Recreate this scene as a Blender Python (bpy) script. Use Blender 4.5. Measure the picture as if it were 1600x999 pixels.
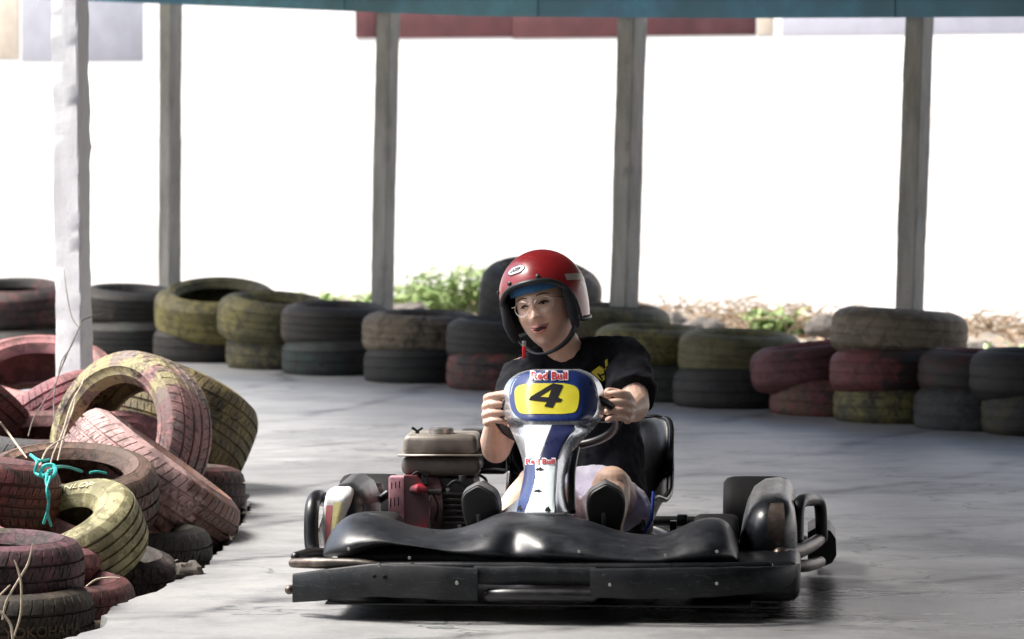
import bpy, bmesh, math, random
from math import sin, cos, pi, radians, sqrt, exp, atan2
from mathutils import Vector, Matrix, noise as mnoise

# ------------------------------------------------------------------ camera, sky, sun, exposure
scene = bpy.context.scene
for o in list(bpy.data.objects):
    bpy.data.objects.remove(o)
COL = scene.collection
CAM_H = 1.46
FPX = 6720.0                     # focal length in photograph pixels (1600 wide)
PITCH = math.atan(368.0 / FPX)
cam_data = bpy.data.cameras.new("camera")
cam = bpy.data.objects.new("camera", cam_data)
COL.objects.link(cam)
cam.location = (0, 0, CAM_H)
cam.rotation_euler = (pi / 2 - PITCH, 0, 0)
cam_data.sensor_width = 36.0
cam_data.lens = 36.0 * FPX / 1600.0
cam_data.clip_start = 0.1
cam_data.clip_end = 1500
cam_data.dof.use_dof = True
cam_data.dof.focus_distance = 12.3
cam_data.dof.aperture_fstop = 6.3
scene.camera = cam

SUN_EL = radians(58)
SUN_DIR = Vector((-0.98, 0.10, 0)).normalized() * cos(SUN_EL) + Vector((0, 0, sin(SUN_EL)))   # towards the sun
world = bpy.data.worlds.new("World")
scene.world = world
world.use_nodes = True
wn = world.node_tree
bg = wn.nodes["Background"]
sky = wn.nodes.new("ShaderNodeTexSky")
sky.sky_type = 'NISHITA'
sky.sun_disc = False
sky.sun_elevation = SUN_EL
sky.sun_rotation = atan2(SUN_DIR.x, SUN_DIR.y)
sky.air_density = 1.0
sky.dust_density = 4.0
sky.ozone_density = 1.0
wn.links.new(sky.outputs[0], bg.inputs[0])
bg.inputs[1].default_value = 0.14
sun_data = bpy.data.lights.new("sun", 'SUN')
sun_data.energy = 3.6
sun_data.angle = radians(24)
sun_data.color = (1.0, 0.96, 0.9)
sun = bpy.data.objects.new("sun", sun_data)
COL.objects.link(sun)
sun.rotation_euler = SUN_DIR.to_track_quat('Z', 'Y').to_euler()
vs = scene.view_settings
vs.view_transform = 'Standard'
vs.look = 'None'
vs.exposure = 1.2
vs.gamma = 1.0
scene.render.engine = 'CYCLES'
scene.cycles.use_denoising = True
scene.cycles.max_bounces = 8
scene.cycles.diffuse_bounces = 4

RND = random.Random(7)

# ------------------------------------------------------------------ small helpers
def at(px, py, Y):
    """point of the photograph pixel (px, py) on the plane y = Y metres in front of the camera"""
    u = (px - 800.0) / FPX
    v = (499.5 - py) / FPX
    dy = cos(PITCH) + v * sin(PITCH)
    dz = -sin(PITCH) + v * cos(PITCH)
    t = Y / dy
    return Vector((u * t, Y, CAM_H + dz * t))

def smooth01(t):
    t = max(0.0, min(1.0, t))
    return t * t * (3 - 2 * t)

def interp(tab, x):
    """smooth interpolation in a sorted table of rows (x, a, b, ...)"""
    if x <= tab[0][0]:
        return list(tab[0][1:])
    if x >= tab[-1][0]:
        return list(tab[-1][1:])
    for i in range(len(tab) - 1):
        if tab[i][0] <= x <= tab[i + 1][0]:
            p1, p2 = tab[i], tab[i + 1]
            p0 = tab[i - 1] if i > 0 else p1
            p3 = tab[i + 2] if i + 2 < len(tab) else p2
            t = (x - p1[0]) / (p2[0] - p1[0])
            out = []
            for k in range(1, len(p1)):
                d = p2[0] - p1[0]
                m1 = (p2[k] - p0[k]) / (p2[0] - p0[0]) * d
                m2 = (p3[k] - p1[k]) / (p3[0] - p1[0]) * d
                out.append((2*t**3-3*t**2+1)*p1[k] + (t**3-2*t**2+t)*m1 + (-2*t**3+3*t**2)*p2[k] + (t**3-t**2)*m2)
            return out

def mesh_from(verts, faces, name="mesh", smooth=True, sharp=40):
    me = bpy.data.meshes.new(name)
    me.from_pydata([tuple(v) for v in verts], [], faces)
    me.validate()
    bm = bmesh.new(); bm.from_mesh(me)
    bmesh.ops.recalc_face_normals(bm, faces=bm.faces)
    bm.to_mesh(me); bm.free()
    if smooth:
        for p in me.polygons:
            p.use_smooth = True
        if sharp:
            me.set_sharp_from_angle(angle=radians(sharp))
    return me

def link(name, me, mat=None, parent=None, loc=None, rot=None):
    o = bpy.data.objects.new(name, me)
    COL.objects.link(o)
    if mat is not None and me is not None and len(me.materials) == 0:
        me.materials.append(mat)
    if parent is not None:
        o.parent = parent
    if loc is not None:
        o.location = loc
    if rot is not None:
        o.rotation_euler = rot
    return o

def tag(o, label=None, cat=None, group=None, kind=None):
    if label: o["label"] = label
    if cat: o["category"] = cat
    if group: o["group"] = group
    if kind: o["kind"] = kind
    return o

def empty(name, loc=(0, 0, 0), rot=None):
    o = bpy.data.objects.new(name, None)
    COL.objects.link(o)
    o.location = loc
    if rot is not None:
        o.rotation_euler = rot
    o.empty_display_size = 0.1
    return o

class G:
    """collects geometry"""
    def __init__(self):
        self.v = []; self.f = []
    def add(self, verts, faces):
        n = len(self.v)
        self.v += [Vector(x) for x in verts]
        self.f += [tuple(i + n for i in f) for f in faces]
        return self
    def grid(self, rows, closed_u=False, closed_v=False):
        """rows of equally long point lists"""
        nr, nc = len(rows), len(rows[0])
        verts = [p for r in rows for p in r]
        faces = []
        for i in range(nr if closed_v else nr - 1):
            for j in range(nc if closed_u else nc - 1):
                a = i * nc + j; b = i * nc + (j + 1) % nc
                c = ((i + 1) % nr) * nc + (j + 1) % nc; d = ((i + 1) % nr) * nc + j
                faces.append((a, b, c, d))
        return self.add(verts, faces)
    def loft(self, rings, cap=True):
        n = len(self.v)
        k = len(rings[0])
        self.grid(rings, closed_u=True)
        if cap:
            self.f.append(tuple(n + i for i in range(k))[::-1])
            m = n + (len(rings) - 1) * k
            self.f.append(tuple(m + i for i in range(k)))
        return self
    def tube(self, pts, radii, segs=10, flat=1.0, up=None, cap=True, sub=0, round_ends=False):
        pts = [Vector(p) for p in pts]
        if not isinstance(radii, (list, tuple)):
            radii = [radii] * len(pts)
        if sub:
            q, rr = [], []
            n = len(pts)
            for i in range(n - 1):
                p0 = pts[max(i - 1, 0)]; p1 = pts[i]; p2 = pts[i + 1]; p3 = pts[min(i + 2, n - 1)]
                for s in range(sub):
                    t = s / sub
                    q.append(0.5 * ((2*p1) + (p2-p0)*t + (2*p0-5*p1+4*p2-p3)*t*t + (3*p1-p0-3*p2+p3)*t**3))
                    rr.append(radii[i] * (1-t) + radii[i+1] * t)
            q.append(pts[-1]); rr.append(radii[-1])
            pts, radii = q, rr
        if round_ends:
            d0 = (pts[0] - pts[1]).normalized(); d1 = (pts[-1] - pts[-2]).normalized()
            r0, r1 = radii[0], radii[-1]
            pre = [(pts[0] + d0 * r0 * sin(a), r0 * cos(a)) for a in (1.45, 1.0, 0.5)]
            post = [(pts[-1] + d1 * r1 * sin(a), r1 * cos(a)) for a in (0.5, 1.0, 1.45)]
            pts = [p for p, _ in pre] + pts + [p for p, _ in post]
            radii = [r for _, r in pre] + list(radii) + [r for _, r in post]
        T = []
        for i in range(len(pts)):
            a = pts[max(i - 1, 0)]; b = pts[min(i + 1, len(pts) - 1)]
            d = (b - a)
            T.append(d.normalized() if d.length > 1e-9 else Vector((0, 0, 1)))
        u = Vector(up) if up is not None else (Vector((0, 0, 1)) if abs(T[0].z) < 0.9 else Vector((1, 0, 0)))
        rings = []
        for i, p in enumerate(pts):
            u = (u - T[i] * u.dot(T[i]))
            if u.length < 1e-6: u = T[i].orthogonal()
            u.normalize()
            w = T[i].cross(u)
            rings.append([p + u * (radii[i] * flat * cos(2*pi*k/segs)) + w * (radii[i] * sin(2*pi*k/segs)) for k in range(segs)])
        return self.loft(rings, cap)
    def ellipsoid(self, c, r, nu=20, nv=12, M=None, fn=None):
        c = Vector(c)
        rows = []
        for i in range(nv + 1):
            ph = -pi/2 + pi * i / nv
            ph = max(-pi/2 + 1e-3, min(pi/2 - 1e-3, ph))
            row = []
            for j in range(nu):
                th = 2*pi*j/nu
                p = Vector((r[0]*cos(ph)*cos(th), r[1]*cos(ph)*sin(th), r[2]*sin(ph)))
                if fn: p = fn(p)
                if M is not None: p = M @ p
                row.append(c + p)
            rows.append(row)
        return self.loft(rows, True)
    def box(self, c, s, bev=0.0, seg=2, M=None, top=1.0):
        bm = bmesh.new()
        bmesh.ops.create_cube(bm, size=1.0)
        for v in bm.verts:
            k = top if v.co.z > 0 else 1.0
            v.co = Vector((v.co.x * s[0] * k, v.co.y * s[1] * k, v.co.z * s[2]))
        if bev > 0:
            bmesh.ops.bevel(bm, geom=list(bm.edges), offset=bev, segments=seg, profile=0.5, affect='EDGES')
        bm.verts.ensure_lookup_table()
        vs_ = []
        for v in bm.verts:
            p = v.co.copy()
            if M is not None: p = M @ p
            vs_.append(Vector(c) + p)
        fs_ = [tuple(v.index for v in f.verts) for f in bm.faces]
        bm.free()
        return self.add(vs_, fs_)
    def cyl(self, a, b, r, segs=16, r2=None):
        return self.tube([a, b], [r, r if r2 is None else r2], segs)
    def disc_ring(self, prof, segs=32, M=None, c=(0, 0, 0)):
        """lathe of (radius, height) about z, closed profile"""
        rows = []
        for (r, h) in prof:
            row = []
            for k in range(segs):
                p = Vector((r*cos(2*pi*k/segs), r*sin(2*pi*k/segs), h))
                if M is not None: p = M @ p
                row.append(p + Vector(c))
            rows.append(row)
        return self.grid(rows, closed_u=True, closed_v=True)
    def map(self, fn):
        self.v = [fn(p) for p in self.v]
        return self
    def mesh(self, name="mesh", smooth=True, sharp=40):
        return mesh_from(self.v, self.f, name, smooth, sharp)
    def obj(self, name, mat, parent=None, smooth=True, sharp=40, loc=None, rot=None):
        return link(name, self.mesh(name, smooth, sharp), mat, parent, loc, rot)

def text_geom(s, size=1.0, offset=0.0, shear=0.0, align='CENTER'):
    cu = bpy.data.curves.new("lettering", 'FONT')
    cu.body = s; cu.size = size; cu.offset = offset; cu.shear = shear
    cu.align_x = align; cu.align_y = 'CENTER'; cu.resolution_u = 3
    ob = bpy.data.objects.new("lettering", cu)
    COL.objects.link(ob)
    dg = bpy.context.evaluated_depsgraph_get()
    me = ob.evaluated_get(dg).to_mesh()
    bm = bmesh.new(); bm.from_mesh(me)
    bmesh.ops.triangulate(bm, faces=bm.faces)
    long_ = [e for e in bm.edges if e.calc_length() > size * 0.18]
    if long_:
        bmesh.ops.subdivide_edges(bm, edges=long_, cuts=2)
        bmesh.ops.triangulate(bm, faces=bm.faces)
    bm.verts.ensure_lookup_table(); bm.verts.index_update()
    v = [x.co.copy() for x in bm.verts]
    f = [tuple(x.index for x in fc.verts) for fc in bm.faces]
    bm.free()
    ob.evaluated_get(dg).to_mesh_clear()
    bpy.data.objects.remove(ob); bpy.data.curves.remove(cu)
    return v, f

# ------------------------------------------------------------------ materials
def new_mat(name):
    m = bpy.data.materials.new(name)
    m.use_nodes = True
    return m, m.node_tree, m.node_tree.nodes["Principled BSDF"]

class NT:
    def __init__(self, t): self.t = t
    def n(self, typ, **kw):
        x = self.t.nodes.new(typ)
        for k, v in kw.items():
            setattr(x, k, v)
        return x
    def val(self, x, node, sock):
        if hasattr(x, "is_output") or isinstance(x, bpy.types.NodeSocket):
            self.t.links.new(x, node.inputs[sock])
        else:
            node.inputs[sock].default_value = x
    def coord(self, kind="Object", loc=(0, 0, 0), scale=(1, 1, 1), rot=(0, 0, 0)):
        c = self.n("ShaderNodeTexCoord"); m = self.n("ShaderNodeMapping")
        self.t.links.new(c.outputs[kind], m.inputs[0])
        m.inputs[1].default_value = loc; m.inputs[2].default_value = rot; m.inputs[3].default_value = scale
        return m.outputs[0]
    def noise(self, vec, scale, detail=4, rough=0.55, dist=0.0):
        x = self.n("ShaderNodeTexNoise")
        self.t.links.new(vec, x.inputs["Vector"])
        x.inputs["Scale"].default_value = scale; x.inputs["Detail"].default_value = detail
        x.inputs["Roughness"].default_value = rough; x.inputs["Distortion"].default_value = dist
        return x.outputs[0]
    def ramp(self, fac, a, b, ca=(0, 0, 0, 1), cb=(1, 1, 1, 1)):
        r = self.n("ShaderNodeValToRGB")
        self.t.links.new(fac, r.inputs[0])
        r.color_ramp.elements[0].position = a; r.color_ramp.elements[0].color = ca
        r.color_ramp.elements[1].position = b; r.color_ramp.elements[1].color = cb
        return r.outputs[0]
    def mix(self, fac, a, b, blend='MIX'):
        x = self.n("ShaderNodeMix", data_type='RGBA', blend_type=blend)
        self.val(fac, x, 0)
        for s, c in ((6, a), (7, b)):
            if isinstance(c, (tuple, list)):
                x.inputs[s].default_value = (c[0], c[1], c[2], 1)
            else:
                self.t.links.new(c, x.inputs[s])
        return x.outputs[2]
    def math(self, op, a, b=0.0, c=None):
        x = self.n("ShaderNodeMath", operation=op)
        self.val(a, x, 0); self.val(b, x, 1)
        if c is not None: self.val(c, x, 2)
        return x.outputs[0]
    def bump(self, h, strength=0.3, dist=0.01, normal=None):
        b = self.n("ShaderNodeBump")
        self.t.links.new(h, b.inputs["Height"])
        b.inputs["Strength"].default_value = strength; b.inputs["Distance"].default_value = dist
        if normal is not None: self.t.links.new(normal, b.inputs["Normal"])
        return b.outputs[0]

def mat_basic(name, col, rough=0.5, metal=0.0, var=0.15, scale=20, bump=0.05, col2=None, coat=0.0, spec=0.5, wear=None, bdist=0.004, scratch=0.0):
    """a colour with grain, patchy roughness, fine relief and an optional second colour worn through"""
    m, t, p = new_mat(name)
    k = NT(t)
    vec = k.coord("Object", loc=(RND.random()*9, RND.random()*9, RND.random()*9))
    n1 = k.noise(vec, scale, 5, 0.6)
    n2 = k.noise(vec, scale * 0.2, 3, 0.6)
    dark = tuple(c * (1 - var) for c in col); light = tuple(min(1, c * (1 + var)) for c in col)
    c = k.mix(k.ramp(n1, 0.3, 0.7), dark, light)
    if col2 is not None:
        c = k.mix(k.ramp(n2, 0.5 if wear is None else wear, 0.62 if wear is None else wear + 0.1), c, col2)
    t.links.new(c, p.inputs["Base Color"])
    rr = k.math('MULTIPLY_ADD', n1, 0.25, rough - 0.12)
    t.links.new(rr, p.inputs["Roughness"])
    p.inputs["Metallic"].default_value = metal
    p.inputs["Specular IOR Level"].default_value = spec
    if coat:
        p.inputs["Coat Weight"].default_value = coat
        p.inputs["Coat Roughness"].default_value = 0.08
    if scratch:
        sv = k.coord("Object", loc=(RND.random()*9, 0, RND.random()*9), scale=(6, 6, 60), rot=(0.1, 0.25, 0.15))
        s1 = k.ramp(k.noise(sv, 2.0, 4, 0.7, 1.2), 0.60, 0.64)
        c = k.mix(k.math('MULTIPLY', s1, scratch), c, tuple(min(1, 0.06 + 2.0 * q) for q in col))
        sv2 = k.coord("Object", loc=(RND.random()*9, 0, RND.random()*9))
        s2 = k.ramp(k.noise(sv2, 160, 2, 0.5), 0.66, 0.70)
        c = k.mix(k.math('MULTIPLY', s2, scratch * 0.8), c, tuple(min(1, 0.09 + 2.0 * q) for q in col))
        t.links.new(c, p.inputs["Base Color"])
    if bump:
        t.links.new(k.bump(n1, bump, bdist), p.inputs["Normal"])
    return m

# ------------------------------------------------------------------ setting: ground, slab, bank
def mat_concrete_floor():
    m, t, p = new_mat("track_concrete")
    k = NT(t)
    vec = k.coord("Object")
    streak = k.coord("Object", scale=(0.8, 1.3, 1.0), rot=(0, 0, radians(-9)))
    big = k.noise(vec, 0.55, 6, 0.62, 0.3)
    st = k.noise(streak, 1.6, 9, 0.72, 0.25)
    st2 = k.noise(streak, 5.0, 9, 0.75, 0.2)
    fine = k.noise(vec, 120, 4, 0.75)
    grit = k.noise(vec, 45, 6, 0.8)
    mid = k.noise(vec, 9, 8, 0.75)
    c = k.mix(k.ramp(big, 0.3, 0.7), (0.235, 0.24, 0.245), (0.385, 0.385, 0.38))
    c = k.mix(k.math('MULTIPLY', k.ramp(st, 0.47, 0.60), 0.62), c, (0.15, 0.155, 0.165))
    c = k.mix(k.math('MULTIPLY', k.ramp(st2, 0.54, 0.68), 0.5), c, (0.46, 0.455, 0.44))
    c = k.mix(k.math('MULTIPLY', k.ramp(mid, 0.54, 0.70), 0.45), c, (0.17, 0.17, 0.175))
    c = k.mix(k.math('MULTIPLY', k.ramp(grit, 0.35, 0.65), 0.28), c, (0.13, 0.13, 0.13))
    c = k.mix(k.math('MULTIPLY', k.ramp(fine, 0.52, 0.66), 0.35), c, (0.10, 0.10, 0.10))
    # dark rubber lines left by karts sweeping round the bend: arcs about a far centre
    cc_ = k.n("ShaderNodeVectorMath", operation='DISTANCE'); t.links.new(vec, cc_.inputs[0]); cc_.inputs[1].default_value = (-9.0, 22.5, 0)
    wob = k.math('MULTIPLY_ADD', big, 0.8, cc_.outputs["Value"])
    band = k.math('PINGPONG', wob, 0.46)
    skid = k.ramp(band, 0.0, 0.07, (1, 1, 1, 1), (0, 0, 0, 1))
    skid = k.math('MULTIPLY', k.math('MULTIPLY', skid, k.ramp(st, 0.38, 0.55)), 0.8)
    c = k.mix(skid, c, (0.06, 0.06, 0.065))
    # wet patch with the kart's soft shadow painted into its dark tone
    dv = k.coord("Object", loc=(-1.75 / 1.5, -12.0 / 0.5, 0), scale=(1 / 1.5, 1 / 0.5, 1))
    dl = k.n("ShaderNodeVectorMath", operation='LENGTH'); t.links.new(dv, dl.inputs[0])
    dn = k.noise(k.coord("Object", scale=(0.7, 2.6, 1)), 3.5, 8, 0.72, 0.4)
    wet_shadow = k.ramp(k.math('ADD', dl.outputs["Value"], k.math('MULTIPLY_ADD', dn, 3.4, -1.7)), 0.75, 1.15, (1, 1, 1, 1), (0, 0, 0, 1))
    c = k.mix(k.math('MULTIPLY', wet_shadow, 0.85), c, (0.035, 0.035, 0.037))
    # hairline cracks
    cv = k.coord("Object", loc=(3.1, 1.7, 0), scale=(0.5, 0.9, 1))
    nn = k.n("ShaderNodeTexNoise"); t.links.new(cv, nn.inputs["Vector"]); nn.inputs["Scale"].default_value = 3.0; nn.inputs["Detail"].default_value = 6
    add = k.n("ShaderNodeVectorMath", operation='ADD')
    t.links.new(cv, add.inputs[0]); t.links.new(nn.outputs["Color"], add.inputs[1])
    vo = k.n("ShaderNodeTexVoronoi", feature='DISTANCE_TO_EDGE'); t.links.new(add.outputs[0], vo.inputs["Vector"]); vo.inputs["Scale"].default_value = 0.8
    crack = k.ramp(vo.outputs["Distance"], 0.0, 0.007, (1, 1, 1, 1), (0, 0, 0, 1))
    c = k.mix(k.math('MULTIPLY', crack, 0.8), c, (0.05, 0.068, 0.065))
    t.links.new(c, p.inputs["Base Color"])
    r = k.math('MULTIPLY_ADD', st, 0.5, 0.13)
    r = k.math('SUBTRACT', r, k.math('MULTIPLY', wet_shadow, 0.16))
    t.links.new(r, p.inputs["Roughness"])
    h = k.math('ADD', k.math('MULTIPLY', mid, 0.6), k.math('MULTIPLY', grit, 0.4))
    h = k.math('SUBTRACT', h, k.math('MULTIPLY', crack, 0.6))
    t.links.new(k.bump(h, 0.5, 0.008), p.inputs["Normal"])
    return m

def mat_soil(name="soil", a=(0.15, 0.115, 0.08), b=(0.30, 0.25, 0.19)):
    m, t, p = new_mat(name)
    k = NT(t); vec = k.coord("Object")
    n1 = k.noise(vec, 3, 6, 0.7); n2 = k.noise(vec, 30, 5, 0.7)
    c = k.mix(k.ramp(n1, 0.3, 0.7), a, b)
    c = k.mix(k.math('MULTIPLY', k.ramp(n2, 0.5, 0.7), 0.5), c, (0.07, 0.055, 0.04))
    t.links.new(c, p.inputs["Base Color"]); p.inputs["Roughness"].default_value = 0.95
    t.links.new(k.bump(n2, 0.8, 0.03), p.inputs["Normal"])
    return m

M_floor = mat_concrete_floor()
M_soil = mat_soil()
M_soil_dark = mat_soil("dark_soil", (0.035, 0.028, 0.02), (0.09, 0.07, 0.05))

g = G()
g.add([(-300, -300, -0.06), (300, -300, -0.06), (300, 300, -0.06), (-300, 300, -0.06)], [(0, 1, 2, 3)])
tag(g.obj("ground", M_soil), kind="structure")

# the concrete slab of the track: its broken edge runs round the tyre heap
edge_px = [(100, 999), (128, 990), (150, 983), (163, 977), (168, 968), (160, 962), (172, 951), (200, 938), (222, 931), (240, 926),
           (262, 912), (285, 905), (300, 899), (318, 888), (330, 879), (332, 868), (350, 858), (362, 846), (372, 832), (378, 820),
           (386, 806), (392, 796), (388, 780), (380, 764), (370, 748), (362, 730), (352, 712), (340, 696), (320, 684), (300, 676), (270, 668), (230, 662), (160, 656), (60, 652), (-40, 650)]
def ground_at(px, py, z=0.0):
    lo, hi = 2.0, 200.0
    for _ in range(60):
        mid = (lo + hi) / 2
        if at(px, py, mid).z > z: lo = mid
        else: hi = mid
    p = at(px, py, lo); p.z = z
    return p
poly = [Vector((-2.05, -14, 0)), Vector((-1.95, 6, 0)), Vector((-1.62, 8.6, 0)), Vector((-1.45, 10.2, 0))]
ep = [ground_at(x, y) for x, y in edge_px]
fineedge = []
rr = random.Random(3)
for a, b in zip(ep[:-1], ep[1:]):
    L = (b - a).length
    n = max(2, int(L / 0.035))
    for i in range(n):
        q = a.lerp(b, i / n)
        s = 0.012 if i else 0.005
        fineedge.append(q + Vector((rr.uniform(-s, s), rr.uniform(-s, s) * 2, 0)))
poly += fineedge
poly += [Vector((-9, 17.6, 0)), Vector((-60, 17.6, 0)), Vector((-60, 28.2, 0)), Vector((-4.0, 26.4, 0)), Vector((4.6, 18.15, 0)), Vector((24, 0, 0)), Vector((24, -14, 0))]
n = len(poly)
g = G()
inset = [p + Vector((0, 0, -0.012)) for p in poly]
verts = [p.copy() for p in poly] + [Vector((p.x - (0.006 if 4 <= i < n - 7 else 0), p.y, -0.055)) for i, p in enumerate(poly)]
faces = [tuple(range(n))] + [(i, (i + 1) % n, n + (i + 1) % n, n + i) for i in range(n)]
g.add(verts, faces)
me = g.mesh("track_slab", smooth=False)
bm = bmesh.new(); bm.from_mesh(me); bmesh.ops.triangulate(bm, faces=[f for f in bm.faces if len(f.verts) > 4]); bm.to_mesh(me); bm.free()
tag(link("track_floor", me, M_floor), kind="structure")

# soil under the tyre heap
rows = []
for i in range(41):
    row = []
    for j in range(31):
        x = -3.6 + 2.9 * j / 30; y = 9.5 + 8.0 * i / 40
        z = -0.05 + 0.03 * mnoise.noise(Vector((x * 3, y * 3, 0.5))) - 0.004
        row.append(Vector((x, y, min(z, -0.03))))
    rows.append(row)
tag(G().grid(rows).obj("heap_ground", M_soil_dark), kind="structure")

# soil bank between the columns and the wall, which runs parallel to the row of columns
WALL_P = Vector((-1.56, 29.9, 0)); WALL_D = Vector((0.77, -0.64, 0)).normalized(); WALL_N = Vector((-WALL_D.y, WALL_D.x, 0)) * -1.0   # towards the track
WALL_A = atan2(WALL_D.y, WALL_D.x)
def at_plane(px, py, p0, nrm_):
    a_ = at(px, py, 10.0); b_ = at(px, py, 40.0)
    t_ = (p0 - a_).dot(nrm_) / (b_ - a_).dot(nrm_)
    return a_.lerp(b_, t_)
def wall_Y(px):
    return at_plane(px, 300, WALL_P, WALL_N).y
rows = []
for i in range(81):
    row = []
    for j in range(21):
        s = -14 + 36 * i / 80
        tt = j / 20
        wpt = WALL_P + WALL_D * s + WALL_N * -0.05
        bpt = wpt + WALL_N * 4.4
        q = bpt.lerp(wpt, tt)
        z = -0.03 + 0.05 * smooth01(tt * 1.6) * (0.75 + 0.5 * mnoise.noise(Vector((q.x * 0.9, q.y * 0.9, 2)))) + 0.03 * tt * mnoise.noise(Vector((q.x * 4, q.y * 4, 7)))
        row.append(Vector((q.x, q.y, z)))
    rows.append(row)
tag(G().grid(rows).obj("soil_bank", mat_soil("pale_soil", (0.20, 0.165, 0.125), (0.36, 0.32, 0.26))), kind="structure")

# ------------------------------------------------------------------ boundary wall and what hangs on it
def mat_whitewash(name="whitewash", base=(0.82, 0.81, 0.79), stain=0.12):
    m, t, p = new_mat(name)
    k = NT(t); vec = k.coord("Object")
    n1 = k.noise(vec, 0.9, 6, 0.65); n2 = k.noise(vec, 14, 5, 0.7)
    sv = k.coord("Object", scale=(3.0, 3.0, 0.25)); n3 = k.noise(sv, 2.5, 5, 0.6)
    c = k.mix(k.math('MULTIPLY', k.ramp(n1, 0.45, 0.75), stain), base, (0.45, 0.38, 0.30))
    c = k.mix(k.math('MULTIPLY', k.ramp(n3, 0.55, 0.75), stain), c, (0.40, 0.37, 0.33))
    t.links.new(c, p.inputs["Base Color"]); p.inputs["Roughness"].default_value = 0.85
    t.links.new(k.bump(n2, 0.35, 0.01), p.inputs["Normal"])
    return m
wall = empty("boundary_wall", WALL_P, (0, 0, WALL_A))
tag(wall, "tall whitewashed boundary wall behind the concrete columns and tyre barrier", "wall")
M_wall = mat_whitewash()
G().box((0, 0.12, 1.7), (64, 0.24, 3.6)).obj("wall_face", M_wall, wall, smooth=False)
G().box((0, 0.12, 3.57), (64, 0.26, 0.12), 0.02).obj("coping", M_wall, wall)

def wall_box(px0, px1, py0, py1, proud, name, mat, bev=0.002):
    """a flat board on the wall between photographed corners"""
    a_ = at_plane(px0, py1, WALL_P, WALL_N); b_ = at_plane(px1, py1, WALL_P, WALL_N)
    top_ = at_plane(px0, py0, WALL_P, WALL_N).z
    L_ = (b_ - a_).length
    c_ = (a_ + b_) / 2 + WALL_N * (proud / 2 - 0.004)
    lo_ = (a_.z + b_.z) / 2
    return G().box((0, 0, 0), (L_, proud, top_ - lo_), bev).obj(name, mat, None, loc=Vector((c_.x, c_.y, (lo_ + top_) / 2)), rot=(0, 0, WALL_A))
def on_wall(px0, px1, py0, py1, depth, name, mat, label, cat):
    return tag(wall_box(px0, px1, py0, py1, depth, name, mat), label, cat)
M_maroon = mat_basic("maroon_paint", (0.07, 0.014, 0.02), 0.6, var=0.3, scale=6, col2=(0.11, 0.04, 0.045), wear=0.55)
M_maroon_w = mat_basic("faded_maroon_paint", (0.10, 0.03, 0.034), 0.6, var=0.3, scale=6, col2=(0.16, 0.09, 0.095), wear=0.5)
M_greyboard = mat_basic("grey_sheet", (0.36, 0.37, 0.42), 0.7, var=0.12, scale=5)
M_lav = mat_basic("lavender_band", (0.46, 0.46, 0.53), 0.7, var=0.1, scale=5)
M_cream = mat_basic("cream_plaster", (0.62, 0.54, 0.44), 0.8, var=0.15, scale=8)

r_ = empty("maroon_signboard", at_plane(870, 40, WALL_P, WALL_N))
tag(r_, "long maroon board fixed high on the white wall behind the driver", "board")
for (x0, x1, nm, mt, pr) in ((557, 588, "end_panel", M_maroon_w, 0.016), (589, 800, "board_panel", M_maroon_w, 0.012), (801, 985, "board_panel", M_maroon_w, 0.012), (986, 1181, "board_panel", M_maroon, 0.012)):
    o = wall_box(x0, x1, -60, 59 if x0 < 900 else 55, pr, nm, mt)
    o.location = Vector(o.location) - Vector(r_.location); o.parent = r_
on_wall(34, 224, -80, 96, 0.008, "grey_sheet", M_greyboard, "grey metal sheet on the white wall beside the white column", "sheet")
on_wall(-60, 30, -80, 92, 0.012, "cream_board", M_cream, "cream board on the wall at the edge of the grey sheet", "board")
on_wall(1222, 1760, -80, 53, 0.008, "lavender_board", M_lav, "pale lavender board high on the wall past the maroon board", "board")
on_wall(1184, 1207, -80, 54, 0.012, "cream_post", M_cream, "short cream post between the maroon and lavender boards", "post")

# ------------------------------------------------------------------ concrete columns
def mat_column(name, base, dark, amount, bstr=0.6):
    m, t, p = new_mat(name)
    k = NT(t); vec = k.coord("Object"); sv = k.coord("Object", scale=(8, 8, 1.2))
    n1 = k.noise(sv, 2.0, 6, 0.7); n2 = k.noise(vec, 40, 5, 0.7); n3 = k.noise(vec, 9, 4, 0.6)
    c = k.mix(k.math('MULTIPLY', k.ramp(n1, 0.42, 0.7), amount), base, dark)
    c = k.mix(k.math('MULTIPLY', k.ramp(n2, 0.62, 0.72), 0.6), c, tuple(0.4 * x for x in base))
    c = k.mix(k.math('MULTIPLY', k.ramp(n3, 0.62, 0.75), amount * 0.6), c, dark)
    t.links.new(c, p.inputs["Base Color"]); p.inputs["Roughness"].default_value = 0.9
    t.links.new(k.bump(k.math('ADD', n2, n3), bstr, 0.012), p.inputs["Normal"])
    return m
M_col = mat_column("column_concrete", (0.37, 0.345, 0.30), (0.17, 0.17, 0.135), 0.85)
M_colw = mat_column("column_whitewash", (0.76, 0.77, 0.78), (0.52, 0.52, 0.50), 0.5, 0.12)

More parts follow.
